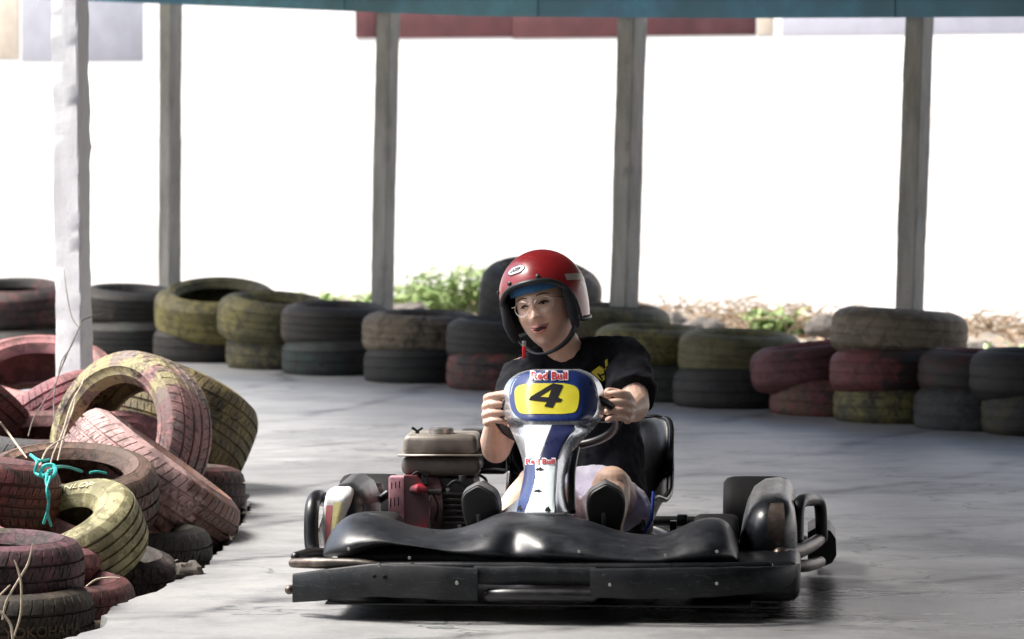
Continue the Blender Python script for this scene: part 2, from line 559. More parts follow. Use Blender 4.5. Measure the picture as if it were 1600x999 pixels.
def column(pt_top, pt_bot, Y, w0, w1, ang, ztop, mat, label, seed, rough=0.0035):
    """square post between two photographed points of its axis, standing on the ground at distance Y"""
    top = at(pt_top[0], pt_top[1], Y); bot = at(pt_bot[0], pt_bot[1], Y)
    d = (top - bot) / (top.z - bot.z)
    base = bot + d * (-0.03 - bot.z)
    head = bot + d * (ztop - bot.z)
    n = int((ztop + 0.03) / 0.025)
    R = Matrix.Rotation(ang, 3, 'Z')
    rings = []
    for i in range(n + 1):
        t = i / n
        c = base.lerp(head, t) - base
        ring = []
        for (sx, sy) in ((-1, -1), (-0.92, -1), (0, -1), (0.92, -1), (1, -1), (1, -0.92), (1, 0), (1, 0.92), (1, 1), (0.92, 1), (0, 1), (-0.92, 1), (-1, 1), (-1, 0.92), (-1, 0), (-1, -0.92)):
            corner = abs(sx) == 1 and abs(sy) == 1
            j = mnoise.noise(Vector((sx * 3 + seed, sy * 3, c.z * 14))) * rough * (1.6 if corner else 0.5)
            j2 = mnoise.noise(Vector((sx + seed * 2, sy, c.z * 2.5))) * rough
            k = 0.93 if corner else 1.0
            q = Vector((sx * w0 / 2 * k, sy * w1 / 2 * k, 0)) 
            q = q * (1 + (j + j2) / (w0 / 2))
            ring.append(c + R @ q)
        rings.append(ring)
    o = G().loft(rings).obj("concrete_column", mat, None, loc=base, sharp=50)
    tag(o, label, "column", "concrete columns")
    return base, head
ROW = atan2(-0.687, 0.727)                     # direction of the rear row
column((267, 20), (265, 450), 23.6, 0.092, 0.088, ROW, 2.2, M_col, "rough grey column beside the pair of olive tyres, farthest from the driver", 1.0)
column((606, 30), (597, 480), 22.3, 0.092, 0.085, ROW + 0.12, 2.15, M_col, "rough grey column rising between two tufts of green weeds", 2.3)
column((988, 40), (975, 480), 21.0, 0.105, 0.10, ROW + 0.03, 2.1, M_col, "rough grey column standing just behind the driver", 3.7)
column((1436, 40), (1421, 480), 19.7, 0.105, 0.085, ROW + 0.02, 2.05, M_col, "rough grey column behind the tyre lying on top of the barrier", 5.1)
column((109, 0), (116, 580), 16.3, 0.112, 0.09, radians(-24), 3.6, M_colw, "whitewashed column with crumbling edges rising out of the tyre heap", 8.9, 0.007)

# ------------------------------------------------------------------ low roof over the track, blue fascia along its rear edge
E1 = Vector((-3.9, 25.95, 0)); E2 = Vector((9.6, 12.6, 0))
def eave_point(px, py):
    """ground plan of the fascia: just behind the line of the columns"""
    a = Vector((-2.15, 23.75)); b = Vector((1.95, 19.55))
    lo, hi = 10.0, 40.0
    d = (b - a)
    for _ in range(60):
        m_ = (lo + hi) / 2
        q = at(px, py, m_)
        s = (q.x - a.x) * d.y - (q.y - a.y) * d.x
        if s < 0: hi = m_
        else: lo = m_
    return at(px, py, lo)
roof = empty("track_roof", (0, 18, 2))
tag(roof, "low roof with a blue fascia running along the column heads", "roof")
M_blue = mat_basic("blue_fascia_paint", (0.07, 0.25, 0.37), 0.55, var=0.3, scale=5, col2=(0.05, 0.17, 0.23), wear=0.5)
M_blue2 = mat_basic("green_blue_fascia_paint", (0.07, 0.22, 0.27), 0.55, var=0.3, scale=5, col2=(0.04, 0.13, 0.15), wear=0.5)
M_sheet = mat_basic("roof_shade_sheet", (0.16, 0.17, 0.18), 0.6, var=0.2, scale=3)
fas = [(-260, -8), (60, -3), (110, 0), (330, 9), (560, 18), (770, 26), (862, 27), (1180, 29), (1420, 28), (1600, 27), (1900, 26)]
ro = Vector((0, 18, 2))
def fascia(a, b, nm, mat, shift):
    p, q = eave_point(*a), eave_point(*b)
    d = (q - p).normalized(); nrm = Vector((-0.687, -0.727, 0))
    h = 0.24; th = 0.03
    off = nrm * (0.10 + shift)
    vv = []
    for e in (p, q):
        for (dn, dz) in ((0, 0), (th, 0), (th, h), (0, h)):
            vv.append(e + off - nrm * dn + Vector((0, 0, dz)) - ro)
    G().add(vv, [(0, 1, 2, 3), (4, 5, 6, 7), (0, 1, 5, 4), (1, 2, 6, 5), (2, 3, 7, 6), (3, 0, 4, 7)]).obj(nm, mat, roof, smooth=False)
for i in range(len(fas) - 1):
    fascia(fas[i], fas[i + 1], "fascia_board", M_blue if i in (0, 1, 2, 6, 7, 8, 9) else M_blue2, 0.004 * (i % 2))
# corrugated sheet: rises from the rear eave towards the camera, open side to the left
nrm = Vector((-0.687, -0.727)); along = Vector((0.727, -0.687)); e0 = Vector((-2.15, 23.75))
def roof_z(x, y):
    dist = (Vector((x, y)) - e0).dot(nrm)
    return 2.08 + 0.17 * min(dist, 7.5)
outline = [(-3.7, 25.3), (24.0, -3.0), (24.0, -30.0), (-0.9, -30.0), (-1.32, 12.0), (-1.8, 16.7)]  # unseen beyond the fascia; reach and left edge shaped to shade the kart
# strips of corrugation clipped to the outline
def clip_span(c):
    """overlap of the line x = c with the outline, as y range"""
    ys = []
    for (x0, y0), (x1, y1) in zip(outline, outline[1:] + outline[:1]):
        if (x0 - c) * (x1 - c) < 0:
            ys.append(y0 + (y1 - y0) * (c - x0) / (x1 - x0))
    return (min(ys), max(ys)) if len(ys) >= 2 else None
rows = []
x = -3.66
while x < 23.98:
    sp = clip_span(x)
    if sp:
        zz = 0.02 * sin(x / 0.076 * 2 * pi)
        rows.append([Vector((x, sp[0] + (sp[1] - sp[0]) * t, roof_z(x, sp[0] + (sp[1] - sp[0]) * t) + zz)) - ro for t in [q / 16 for q in range(17)]])
    x += 0.019
g = G().grid(rows)
g.obj("roof_shade_sheet", M_sheet, roof, sharp=None)
rows = []
x = -14.0
while x < -1.0:
    rows.append([Vector((x, y, 3.40 + 0.02 * sin(x / 0.076 * 2 * pi))) - ro for y in (-30, -17, -4, 8.6)])
    x += 0.019
G().grid(rows).obj("roof_shade_sheet", M_sheet, roof, sharp=None)  # second sheet, unseen, added to shade the floor in front of the kart
M_steel = mat_basic("rafter_steel", (0.10, 0.10, 0.11), 0.6, var=0.2)
for k_ in range(9):
    yy = -22 + 4.6 * k_
    x0, x1 = -0.85 if yy < 12 else -1.5, min(23.0, -2.15 + (23.75 - yy) * 1.02)
    if x1 - x0 < 1: continue
    G().tube([Vector((x0, yy, roof_z(x0, yy) - 0.09)) - ro, Vector((x1, yy, roof_z(x1, yy) - 0.09)) - ro], 0.05, 8).obj("rafter", M_steel, roof)

# ------------------------------------------------------------------ tyres
def tyre_meshes(R, W, rim, grooves, lateral, segs, name, gdepth=0.008, shoulder=0.020):
    """tread (outer surface and liner) and one sidewall, axis along z"""
    hw = W / 2
    # tread outer profile: fine list of (w, kind)
    ws = []
    gset = [(gw - 0.5) * 2 * hw * 0.82 for gw in grooves]
    gw2 = 0.0035
    cur = [-hw * 0.93, -hw * 0.86, -hw * 0.7]
    pts = []
    for gc in gset:
        pts += [(gc - gw2 - 0.0015, 0), (gc - gw2, 1), (gc + gw2, 1), (gc + gw2 + 0.0015, 0)]
    for c in (-hw*0.98, -hw * 0.93, -hw * 0.8, hw * 0.8, hw * 0.93, hw*0.98):
        pts.append((c, 0))
    between = sorted(gset)
    for a, b in zip(between[:-1], between[1:]):
        pts.append(((a + b) / 2, 0))
    pts.sort()
    def crown(w):
        u = abs(w) / hw
        return R - 0.008 * u * u - shoulder * max(0, (u - 0.55) / 0.45) ** 2.0
    cols = []                                     # (angle, groove on one shoulder, groove on the other)
    if lateral:
        for q in range(lateral):
            for (o, ga, gb_) in ((0.0, 0, 0), (0.02, 1, 0), (0.12, 1, 0), (0.14, 0, 0), (0.32, 0, 0), (0.5, 0, 0), (0.52, 0, 1), (0.62, 0, 1), (0.64, 0, 0), (0.82, 0, 0)):
                cols.append((2 * pi * (q + o) / lateral, ga, gb_))
    else:
        cols = [(2 * pi * i / segs, 0, 0) for i in range(segs)]
    rows = []
    for (a, ga, gb_) in cols:
        row = []
        for (w, k) in pts:
            r = crown(w); u = abs(w) / hw
            if k: r -= gdepth
            elif u > 0.40 and ((w < 0 and ga) or (w > 0 and gb_)): r -= 0.0045
            elif 0.05 < u <= 0.40 and ((w < 0 and gb_) or (w > 0 and ga)): r -= 0.003
            aa = a + 1.6 * abs(w)
            row.append(Vector((r * cos(aa), r * sin(aa), w)))
        for w in (hw * 0.9, hw * 0.4, -hw * 0.4, -hw * 0.9):
            ri = R - 0.024 - 0.012 * (abs(w) / hw) ** 2
            aa = a + 1.6 * abs(w)
            row.append(Vector((ri * cos(aa), ri * sin(aa), w)))
        rows.append(row)
    tread = G().grid(rows, closed_u=True, closed_v=True).mesh(name + "_tread", sharp=32)
    rs = crown(hw * 0.98)
    prof = [(rs + 0.001, hw * 0.965), (rs - 0.006, hw * 1.0), (rs - 0.018, hw * 1.045), (rs - 0.021, hw * 1.045), (rs - 0.024, hw * 1.065)]
    H = rs - rim
    for t in (0.35, 0.42, 0.45, 0.48, 0.6, 0.72, 0.75, 0.78, 0.88):
        bulge = hw * (1.08 - 0.9 * max(0, t - 0.42) ** 2 * 1.3)
        ridge = 0.0025 if t in (0.45, 0.75) else 0
        prof.append((rs - H * t, bulge + ridge))
    prof += [(rim + 0.004, hw * 0.72), (rim, hw * 0.64), (rim + 0.006, hw * 0.60)]
    prof += [(rim + H * 0.3, hw * 0.86), (rim + H * 0.6, hw * 0.93), (rs - 0.022, hw * 0.86)]
    side = G().disc_ring(prof, max(40, segs // 2)).mesh(name + "_sidewall", sharp=50)
    return tread, side

def tyre_mat(seed, c1, c2, cover, split=0.0, dirt=0.35, c3=None, rubber=(0.014, 0.0125, 0.011)):
    """old painted rubber: two paint colours meeting along a ragged line, worn through to black"""
    m, t, p = new_mat("tyre_paint")
    k = NT(t)
    r_ = random.Random(seed)
    off = (r_.uniform(0, 20), r_.uniform(0, 20), r_.uniform(0, 20))
    vec = k.coord("Object", loc=off); raw = k.coord("Object", rot=(0, 0, r_.uniform(0, 6.28)))
    n_big = k.noise(vec, 4.5, 5, 0.6, 0.3); n_mid = k.noise(vec, 20, 8, 0.78, 0.5); n_fine = k.noise(vec, 85, 4, 0.7)
    sep = k.n("ShaderNodeSeparateXYZ"); t.links.new(raw, sep.inputs[0])
    line = k.math('ADD', k.math('MULTIPLY', sep.outputs[0], 4.0), k.math('MULTIPLY_ADD', n_big, 2.4, -1.2 + split))
    cc = k.mix(k.ramp(line, -0.0, 0.12), c1, c2)
    v3 = k.coord("Object", loc=(off[2], off[0], off[1])); n3 = k.noise(v3, 11, 6, 0.72, 0.8)
    if c3 is not None:
        cc = k.mix(k.math('MULTIPLY', k.ramp(n3, 0.48, 0.64), 0.75), cc, c3)
    cc = k.mix(k.math('MULTIPLY', k.ramp(n3, 0.5, 0.34), 0.6), cc, tuple(0.4 * x for x in c1))
    worn = k.math('ADD', k.math('MULTIPLY', n_mid, 0.65), k.math('MULTIPLY', n_big, 0.35))
    th = 0.5 + (0.5 - cover) * 0.42
    worn = k.math('ADD', k.math('MULTIPLY', worn, 0.8), k.math('MULTIPLY', n_fine, 0.2))
    mask = k.ramp(worn, th - 0.06, th + 0.05)
    base = k.mix(k.ramp(n_fine, 0.35, 0.7), rubber, tuple(2.0 * x for x in rubber))
    c = k.mix(mask, base, cc)
    c = k.mix(k.math('MULTIPLY', k.ramp(n_big, 0.42, 0.72), dirt), c, (0.05, 0.042, 0.031))
    c = k.mix(k.math('MULTIPLY', k.ramp(n_fine, 0.58, 0.7), 0.35), c, (0.075, 0.066, 0.056))
    t.links.new(c, p.inputs["Base Color"])
    t.links.new(k.math('MULTIPLY_ADD', n_mid, 0.4, 0.42), p.inputs["Roughness"])
    p.inputs["Specular IOR Level"].default_value = 0.28
    t.links.new(k.bump(k.math('ADD', n_fine, n_mid), 0.55, 0.005), p.inputs["Normal"])
    return m

NEAR = [tyre_meshes(0.30, 0.20, 0.185, (0.12, 0.38, 0.62, 0.88), 54, 230, "near"),
        tyre_meshes(0.29, 0.22, 0.18, (0.15, 0.34, 0.5, 0.66, 0.85), 62, 216, "near_wide"),
        tyre_meshes(0.28, 0.185, 0.17, (0.2, 0.5, 0.8), 46, 216, "near_small"),
        tyre_meshes(0.255, 0.20, 0.112, (0.1, 0.3, 0.5, 0.7, 0.9), 0, 132, "near_ribbed")]
FAR = [tyre_meshes(0.285, 0.19, 0.175, (0.15, 0.4, 0.6, 0.85), 0, 60, "far", 0.004, 0.034),
       tyre_meshes(0.27, 0.19, 0.165, (0.2, 0.5, 0.8), 0, 60, "far_small", 0.004, 0.034),
       tyre_meshes(0.30, 0.20, 0.185, (0.12, 0.38, 0.62, 0.88), 0, 60, "far_large", 0.004, 0.036)]

def axis_rot(axis, spin=0.0):
    q = Vector(axis).normalized().to_track_quat('Z', 'Y')
    return (q.to_matrix().to_4x4() @ Matrix.Rotation(spin, 4, 'Z')).to_euler()

def place_tyre(meshes, centre, axis, mat, label, group, spin=0.0, scale=1.0, squash=1.0):
    root = empty("tyre", centre, axis_rot(axis, spin))
    root.scale = (scale, scale, scale * squash)
    tag(root, label, "tyre", group)
    for nm, me, flip in (("tread", meshes[0], False), ("sidewall", meshes[1], False), ("sidewall", meshes[1], True)):
        o = bpy.data.objects.new(nm, me)
        COL.objects.link(o)
        o.parent = root
        if flip: o.rotation_euler = (pi, 0, 0)
        if len(me.materials) == 0: me.materials.append(mat)
        o.material_slots[0].link = 'OBJECT'
        o.material_slots[0].material = mat
    return root

BLK = (0.028, 0.026, 0.022); RED = (0.16, 0.045, 0.042); YEL = (0.17, 0.145, 0.045); OLV = (0.11, 0.097, 0.04); GRN = (0.025, 0.048, 0.04)
BRN = (0.085, 0.062, 0.044); PNK = (0.42, 0.19, 0.19); DRED = (0.12, 0.04, 0.04); GRY = (0.06, 0.06, 0.06); CRM = (0.62, 0.58, 0.36); TAN=(0.18,0.14,0.09)

# --- rear barrier: (photo x of the middle, photo y of the middle, distance, mesh, scale, axis tilt, c1, c2, cover, label)
BG = "tyres of the rear barrier"
def barrier(px, py, Y, mesh, sc, ax, c1, c2, cover, label, seed, split=0.0, sq=1.0):
    rj = random.Random(seed * 7)
    ax = (ax[0] + rj.uniform(-0.045, 0.045), ax[1] + rj.uniform(-0.04, 0.04), ax[2]); sc *= rj.uniform(1.01, 1.10); sq *= rj.uniform(0.94, 1.06)
    place_tyre(FAR[mesh], at(px + rj.uniform(-5, 5), py, Y), ax, tyre_mat(seed, c1, c2, cover, split, 0.25), label, BG, spin=seed * 1.3, scale=sc, squash=sq)
UP = (0, 0, 1)
B = [
 # upper row
 (22, 478, 23.9, 2, 1.02, (0.03, -0.13, 1), BLK, DRED, 0.45, "dark tyre with a reddish patch, upper one behind the whitewashed column's outer side"),
 (200, 478, 23.35, 0, 0.94, (0.02, -0.03, 1), BLK, BRN, 0.4, "black tyre, upper one just past the whitewashed column"),
 (334, 486, 22.75, 2, 1.02, (0.03, -0.22, 1), OLV, YEL, 0.62, "largest olive tyre of the barrier, tipped so its hollow shows"),
 (430, 499, 22.2, 0, 1.0, (0.03, -0.08, 1), OLV, YEL, 0.6, "olive tyre against the tipped large one, upper row"),
 (528, 508, 21.8, 0, 0.93, (0.02, 0.0, 1), BRN, BLK, 0.5, "brown and black tyre in the upper row before the weeds"),
 (656, 521, 21.25, 0, 0.96, (0.02, 0.0, 1), TAN, BLK, 0.6, "tyre half tan and half black in the upper row"),
 (790, 534, 20.75, 0, 0.96, (0.02, 0.0, 1), BRN, BLK, 0.4, "dark tyre half hidden by the driver's arm, upper row"),
 (958, 512, 20.9, 1, 1.0, (0.06, 0.02, 1), OLV, BRN, 0.55, "olive tyre behind the driver's collar, beside the column foot"),
 (1020, 541, 20.0, 0, 0.93, (0.02, -0.05, 1), OLV, YEL, 0.65, "olive yellow tyre beside the driver's sleeve, upper row"),
 (1160, 556, 19.6, 0, 0.95, (0.05, -0.05, 1), YEL, OLV, 0.68, "yellow tyre in the upper row past the driver's sleeve"),
 (1270, 573, 19.15, 1, 0.98, (-0.09, 0.03, 1), DRED, RED, 0.68, "dull red tyre slanting up under the topmost tyre"),
 (1394, 582, 18.7, 1, 0.98, (0.01, 0.0, 1), RED, BLK, 0.66, "tyre half red and half black under the topmost tyre"),
 (1534, 585, 18.4, 1, 0.98, (0.03, 0.0, 1), RED, BLK, 0.6, "red tyre with a black patch beside the half red one"),
 (1618, 588, 18.05, 1, 0.98, (0.02, 0.02, 1), GRY, BLK, 0.55, "grey black tyre, last of the upper row"),
 (1401, 522, 18.85, 2, 0.99, (0.07, 0.03, 1), (0.20, 0.155, 0.10), TAN, 0.74, "brown tyre lying alone on top of the barrier"),
 # lower row
 (30, 546, 23.8, 0, 1.0, UP, GRN, BLK, 0.35, "greenish black tyre under the reddish patched one"),
 (205, 528, 23.3, 0, 1.0, UP, BLK, GRN, 0.35, "black tyre under the upper black one past the whitewashed column"),
 (322, 541, 22.75, 1, 0.95, UP, BRN, BLK, 0.4, "dark brown tyre under the tipped large olive one"),
 (435, 551, 22.2, 1, 1.0, UP, OLV, BRN, 0.5, "brownish tyre under the olive one of the lower row"),
 (530, 560, 21.75, 1, 1.0, UP, GRN, BLK, 0.5, "green black tyre under the brown and black one"),
 (655, 573, 21.2, 1, 1.0, UP, GRN, BLK, 0.55, "dark green tyre under the half tan one"),
 (792, 583, 20.7, 1, 1.02, UP, OLV, RED, 0.5, "olive tyre on the floor behind the driver's arm"),
 (905, 592, 20.3, 1, 1.0, UP, BRN, OLV, 0.4, "dark tyre on the floor behind the driver's chest"),
 (1045, 601, 19.95, 1, 1.0, UP, OLV, GRN, 0.5, "olive green tyre under the one beside the sleeve"),
 (1150, 609, 19.55, 1, 1.0, UP, BLK, GRN, 0.5, "green black tyre under the yellow one"),
 (1300, 626, 19.1, 1, 0.98, UP, YEL, RED, 0.55, "tyre blotched yellow and red under the slanting red one"),
 (1400, 634, 18.7, 1, 1.0, UP, OLV, YEL, 0.5, "olive tyre on the floor below the topmost one"),
 (1530, 641, 18.3, 1, 1.0, UP, GRY, BLK, 0.45, "grey black tyre on the floor under the red one"),
 (1640, 646, 18.0, 1, 1.0, UP, YEL, BLK, 0.5, "yellow black tyre on the floor, last of the lower row"),
 # leaning one behind the helmet
 (846, 470, 21.35, 0, 1.0, (0.10, -0.22, 1), BLK, TAN, 0.6, "tyre seen on both sides of the red helmet, on top of the barrier"),
]
for i, (px, py, Y, mi, sc, ax, c1, c2, cv, lb) in enumerate(B):
    barrier(px, py, Y, mi, sc, ax, c1, c2, cv, lb, 101 + i, sq=1.45 if i == len(B) - 1 else 1.0)

# --- heap of tyres in front
HG = "tyres of the heap around the whitewashed column"
def heap(px, py, Y, mesh, sc, ax, c1, c2, cover, label, seed, split=0.0, sq=1.0, dirt=0.5, spin=None, c3=(0.20, 0.165, 0.15)):
    return place_tyre(NEAR[mesh], at(px, py, Y), ax, tyre_mat(seed, c1, c2, cover, split, dirt, c3), label, HG, spin=seed * 0.7 if spin is None else spin, scale=sc, squash=sq)
WHT = (0.72, 0.68, 0.66)
HP = {}
HP['pink'] = heap(62, 610, 16.95, 0, 1.05, (0.05, -0.42, 1), (0.50, 0.24, 0.22), PNK, 0.8, "big salmon pink tyre lying tipped behind the whitewashed column", 201)
HP['edge'] = heap(-62, 640, 15.3, 0, 0.95, (0.5, 0.35, 0.75), DRED, RED, 0.75, "dark red tyre tilted at the picture edge under the salmon pink one", 202)
HP['bit'] = heap(75, 672, 15.75, 1, 0.92, (-0.55, 0.25, 0.80), (0.50, 0.2, 0.23), PNK, 0.8, "bright pink ribbed tyre peeping out at the column foot", 203)
HP['flat'] = heap(70, 712, 15.0, 0, 1.0, (0.02, -0.14, 1), (0.22, 0.1, 0.1), GRY, 0.6, "dark tyre lying flat under the arched one, its hollow full of twigs", 204)
HP['arch'] = heap(203, 690, 14.55, 0, 1.02, (-0.60, -0.76, 0.26), (0.40, 0.22, 0.21), (0.42, 0.37, 0.20), 0.6, "large standing tyre, pale on top, arching over the heap", 205, split=-0.2, dirt=0.3, c3=(0.50, 0.49, 0.49))
HP['ochre'] = heap(276, 662, 15.45, 1, 0.98, (0.36, 0.36, 0.86), (0.24, 0.19, 0.08), (0.30, 0.14, 0.11), 0.62, "ochre ribbed tyre tilted behind the arched one, facing the track", 206, split=-0.9, sq=1.25)
HP['lean'] = heap(230, 764, 13.85, 1, 1.08, (0.58, 0.08, 0.80), (0.55, 0.36, 0.34), (0.19, 0.10, 0.075), 0.68, "pink and brown tyre leaning edge-on down towards the track", 207, split=0.3)
HP['ring'] = heap(205, 735, 14.5, 2, 0.80, (0.35, -0.62, 0.70), (0.42, 0.2, 0.2), PNK, 0.7, "pink tyre with ringed sidewall seen inside the arched tyre", 208)
HP['brown'] = heap(108, 772, 13.35, 2, 1.0, (0.03, -0.22, 1), (0.24, 0.15, 0.11), (0.16, 0.10, 0.08), 0.6, "brown tyre lying flat with the turquoise rope across it", 209)
HP['dredge'] = heap(-55, 775, 12.75, 1, 0.98, (0.12, 0.05, 1), (0.18, 0.05, 0.05), DRED, 0.6, "dark red tyre at the picture edge beside the turquoise rope", 210)
HP['yellow'] = heap(106, 848, 12.70, 3, 0.93, (-0.32, -0.34, 0.88), (0.42, 0.39, 0.22), (0.30, 0.275, 0.12), 0.66, "yellow tyre with raised lettering, tilted on the heap", 211, dirt=0.28, c3=(0.20, 0.18, 0.07))
HP['tuck'] = heap(45, 862, 12.55, 2, 0.8, (0.3, -0.1, 0.9), (0.38, 0.17, 0.17), PNK, 0.7, "small pink tyre tucked under the dark red one by the rope", 212)
HP['purple'] = heap(-14, 892, 11.95, 2, 0.93, (0.02, -0.02, 1), (0.15, 0.06, 0.08), (0.11, 0.10, 0.06), 0.5, "purple and black tyre on the lowest stack by the dry stems", 213)
HP['base'] = heap(-4, 972, 11.85, 2, 0.96, UP, BLK, BRN, 0.35, "black lettered tyre at the bottom of the heap by the dry stems", 214)
HP['redbase'] = heap(78, 948, 12.35, 2, 0.88, (0.05, -0.05, 1), (0.15, 0.05, 0.055), DRED, 0.6, "maroon tyre lying flat at the slab edge", 215)
HP['low'] = heap(148, 905, 12.85, 2, 0.90, (0.12, -0.08, 1), BLK, (0.13, 0.09, 0.085), 0.5, "dusty black tyre lying flat under the yellow one", 216)
HP['shade'] = heap(200, 872, 13.45, 2, 0.95, UP, BLK, DRED, 0.45, "dark tyre in shade under the leaning pink and brown one", 217)
HP['back'] = heap(266, 768, 14.85, 2, 0.93, (0.05, 0.05, 1), DRED, BRN, 0.5, "dull red brown tyre low behind the arched one, nearest the open track", 218)
HP['back2'] = heap(60, 800, 14.6, 0, 1.0, UP, BLK, DRED, 0.5, "dark tyre under the twig-filled one, deep in the heap", 219)
HP['under'] = heap(30, 690, 16.9, 0, 1.0, UP, DRED, BLK, 0.5, "dark tyre under the salmon pink one", 220)

# raised lettering on the yellow tyre and on the black base tyre
def ring_text(s, root, R, z, size, centre_ang, mat, spread=1.0, relief=0.0035):
    v, f = text_geom(s, size, 0.0)
    pts = []
    for p in v:
        r = R + p.y; a = centre_ang - p.x * spread / R
        pts.append(Vector((r * cos(a), r * sin(a), z + relief)))
    low = [Vector((p.x, p.y, z - 0.003)) for p in pts]
    g = G(); g.add(pts, f)
    n = len(pts)
    # side skirts of the raised letters
    from collections import Counter
    ec = Counter()
    for fc in f:
        for a, b in zip(fc, fc[1:] + fc[:1]): ec[tuple(sorted((a, b)))] += 1
    g.v += low
    for (a, b), c in ec.items():
        if c == 1: g.f.append((a, b, n + b, n + a))
    return g.obj("raised_lettering", mat, root, smooth=False)
M_cream_rub = mat_basic("cream_rubber", (0.66, 0.62, 0.40), 0.7, var=0.2, scale=40)
M_dk_rub = mat_basic("brown_rubber", (0.10, 0.075, 0.05), 0.7, var=0.3, scale=40)
def local_angle(root, px, py, Y):
    """angle in the tyre's own plane of a photographed point"""
    q = Matrix.LocRotScale(root.location, root.rotation_euler, root.scale).inverted() @ at(px, py, Y)
    return atan2(q.y, q.x)
ring_text("DUNLOP", HP['yellow'], 0.172, 0.1065, 0.044, local_angle(HP['yellow'], 125, 785, 12.85), M_cream_rub)
def side_text(s, root, R, z, size, ang, mat):
    v, f = text_geom(s, size, 0.0)
    pts = [Vector(((R) * cos(ang + p.x / R), (R) * sin(ang + p.x / R), z + p.y)) for p in v]
    return G().add(pts, f).obj("raised_lettering", mat, root, smooth=False)
side_text("YOKOHAMA", HP['base'], 0.2835, 0.0, 0.045, local_angle(HP['base'], 85, 968, 11.6), M_dk_rub)

# ------------------------------------------------------------------ weeds, brush and rubble at the wall foot
def mat_leaf(name, a, b):
    m, t, p = new_mat(name)
    k = NT(t); vec = k.coord("Object"); n1 = k.noise(vec, 22, 3, 0.7)
    t.links.new(k.mix(k.ramp(n1, 0.3, 0.7), a, b), p.inputs["Base Color"])
    p.inputs["Roughness"].default_value = 0.5
    p.inputs["Transmission Weight"].default_value = 0.0
    p.inputs["Subsurface Weight"].default_value = 0.0
    return m
M_leaf = mat_leaf("weed_leaf", (0.12, 0.22, 0.05), (0.36, 0.46, 0.18))
M_leaf2 = mat_leaf("pale_weed_leaf", (0.16, 0.28, 0.07), (0.46, 0.56, 0.24))
M_stem = mat_basic("dry_stem", (0.26, 0.19, 0.12), 0.8, var=0.3)
M_stem_g = mat_basic("green_stem", (0.16, 0.22, 0.06), 0.7)
def leaf(g, base, d, L, w, droop, rnd):
    d = Vector(d).normalized()
    side = d.cross(Vector((0, 0, 1)))
    if side.length < 1e-3: side = Vector((1, 0, 0))
    side.normalize()
    side = (Matrix.Rotation(rnd.uniform(-0.9, 0.9), 3, d) @ side)
    pts = []
    for t, ww in ((0, 0.12), (0.3, 0.9), (0.6, 0.85), (1.0, 0.05)):
        c = base + d * (L * t) + Vector((0, 0, -droop * L * t * t))
        pts.append((c - side * w * ww / 2, c + Vector((0, 0, -0.08 * w)), c + side * w * ww / 2))
    n = len(g.v)
    for a, b, c in pts: g.v += [a, b, c]
    for i in range(3):
        k = n + i * 3
        g.f += [(k, k + 1, k + 4, k + 3), (k + 1, k + 2, k + 5, k + 4)]
def weed(px, py, Y, h, spread, n, mat, label, seed):
    rnd = random.Random(seed)
    base = at(px, py, Y); 
    root = empty("weed", base)
    tag(root, label, "weed", "weeds at the wall foot")
    gl, gs = G(), G()
    for s in range(n):
        a = rnd.uniform(0, 2 * pi); r = spread * sqrt(rnd.random())
        foot = Vector((r * cos(a), r * sin(a) * 0.6, -0.05))
        top = foot + Vector((rnd.uniform(-0.4, 0.4) * h, rnd.uniform(-0.3, 0.3) * h, h * rnd.uniform(0.45, 1.0)))
        mid = (foot + top) / 2 + Vector((rnd.uniform(-.05, .05), 0, 0.05 * h))
        gs.tube([foot, mid, top], [0.006, 0.005, 0.003], 5)
        for q in range(rnd.randint(8, 15)):
            t = rnd.uniform(0.25, 1.0)
            b = foot.lerp(mid, t * 2) if t < 0.5 else mid.lerp(top, t * 2 - 1)
            aa = rnd.uniform(0, 2 * pi)
            leaf(gl, b, (cos(aa), sin(aa), rnd.uniform(0.0, 0.9)), rnd.uniform(0.06, 0.15), rnd.uniform(0.014, 0.034), rnd.uniform(0.1, 0.7), rnd)
    gl.obj("foliage", mat, root, smooth=True, sharp=None)
    gs.obj("stem", M_stem_g, root)
weed(716, 490, 26.6, 0.36, 0.36, 60, M_leaf2, "bright green leafy weed clump beside the red helmet", 1)
weed(645, 490, 26.8, 0.24, 0.24, 30, M_leaf2, "pale green weed against the column between the tufts", 2)
weed(530, 484, 27.2, 0.16, 0.42, 34, M_leaf2, "low pale weeds between two columns behind the olive tyres", 3)
weed(1212, 520, 25.0, 0.20, 0.18, 26, M_leaf, "small green weed in the dry brush beyond the yellow tyre", 4)
weed(1150, 530, 24.6, 0.08, 0.22, 10, M_leaf2, "low pale weed in the rubble beyond the yellow tyre", 5)
weed(1568, 562, 22.4, 0.10, 0.18, 8, M_leaf2, "small pale weed behind the last barrier tyres", 6)

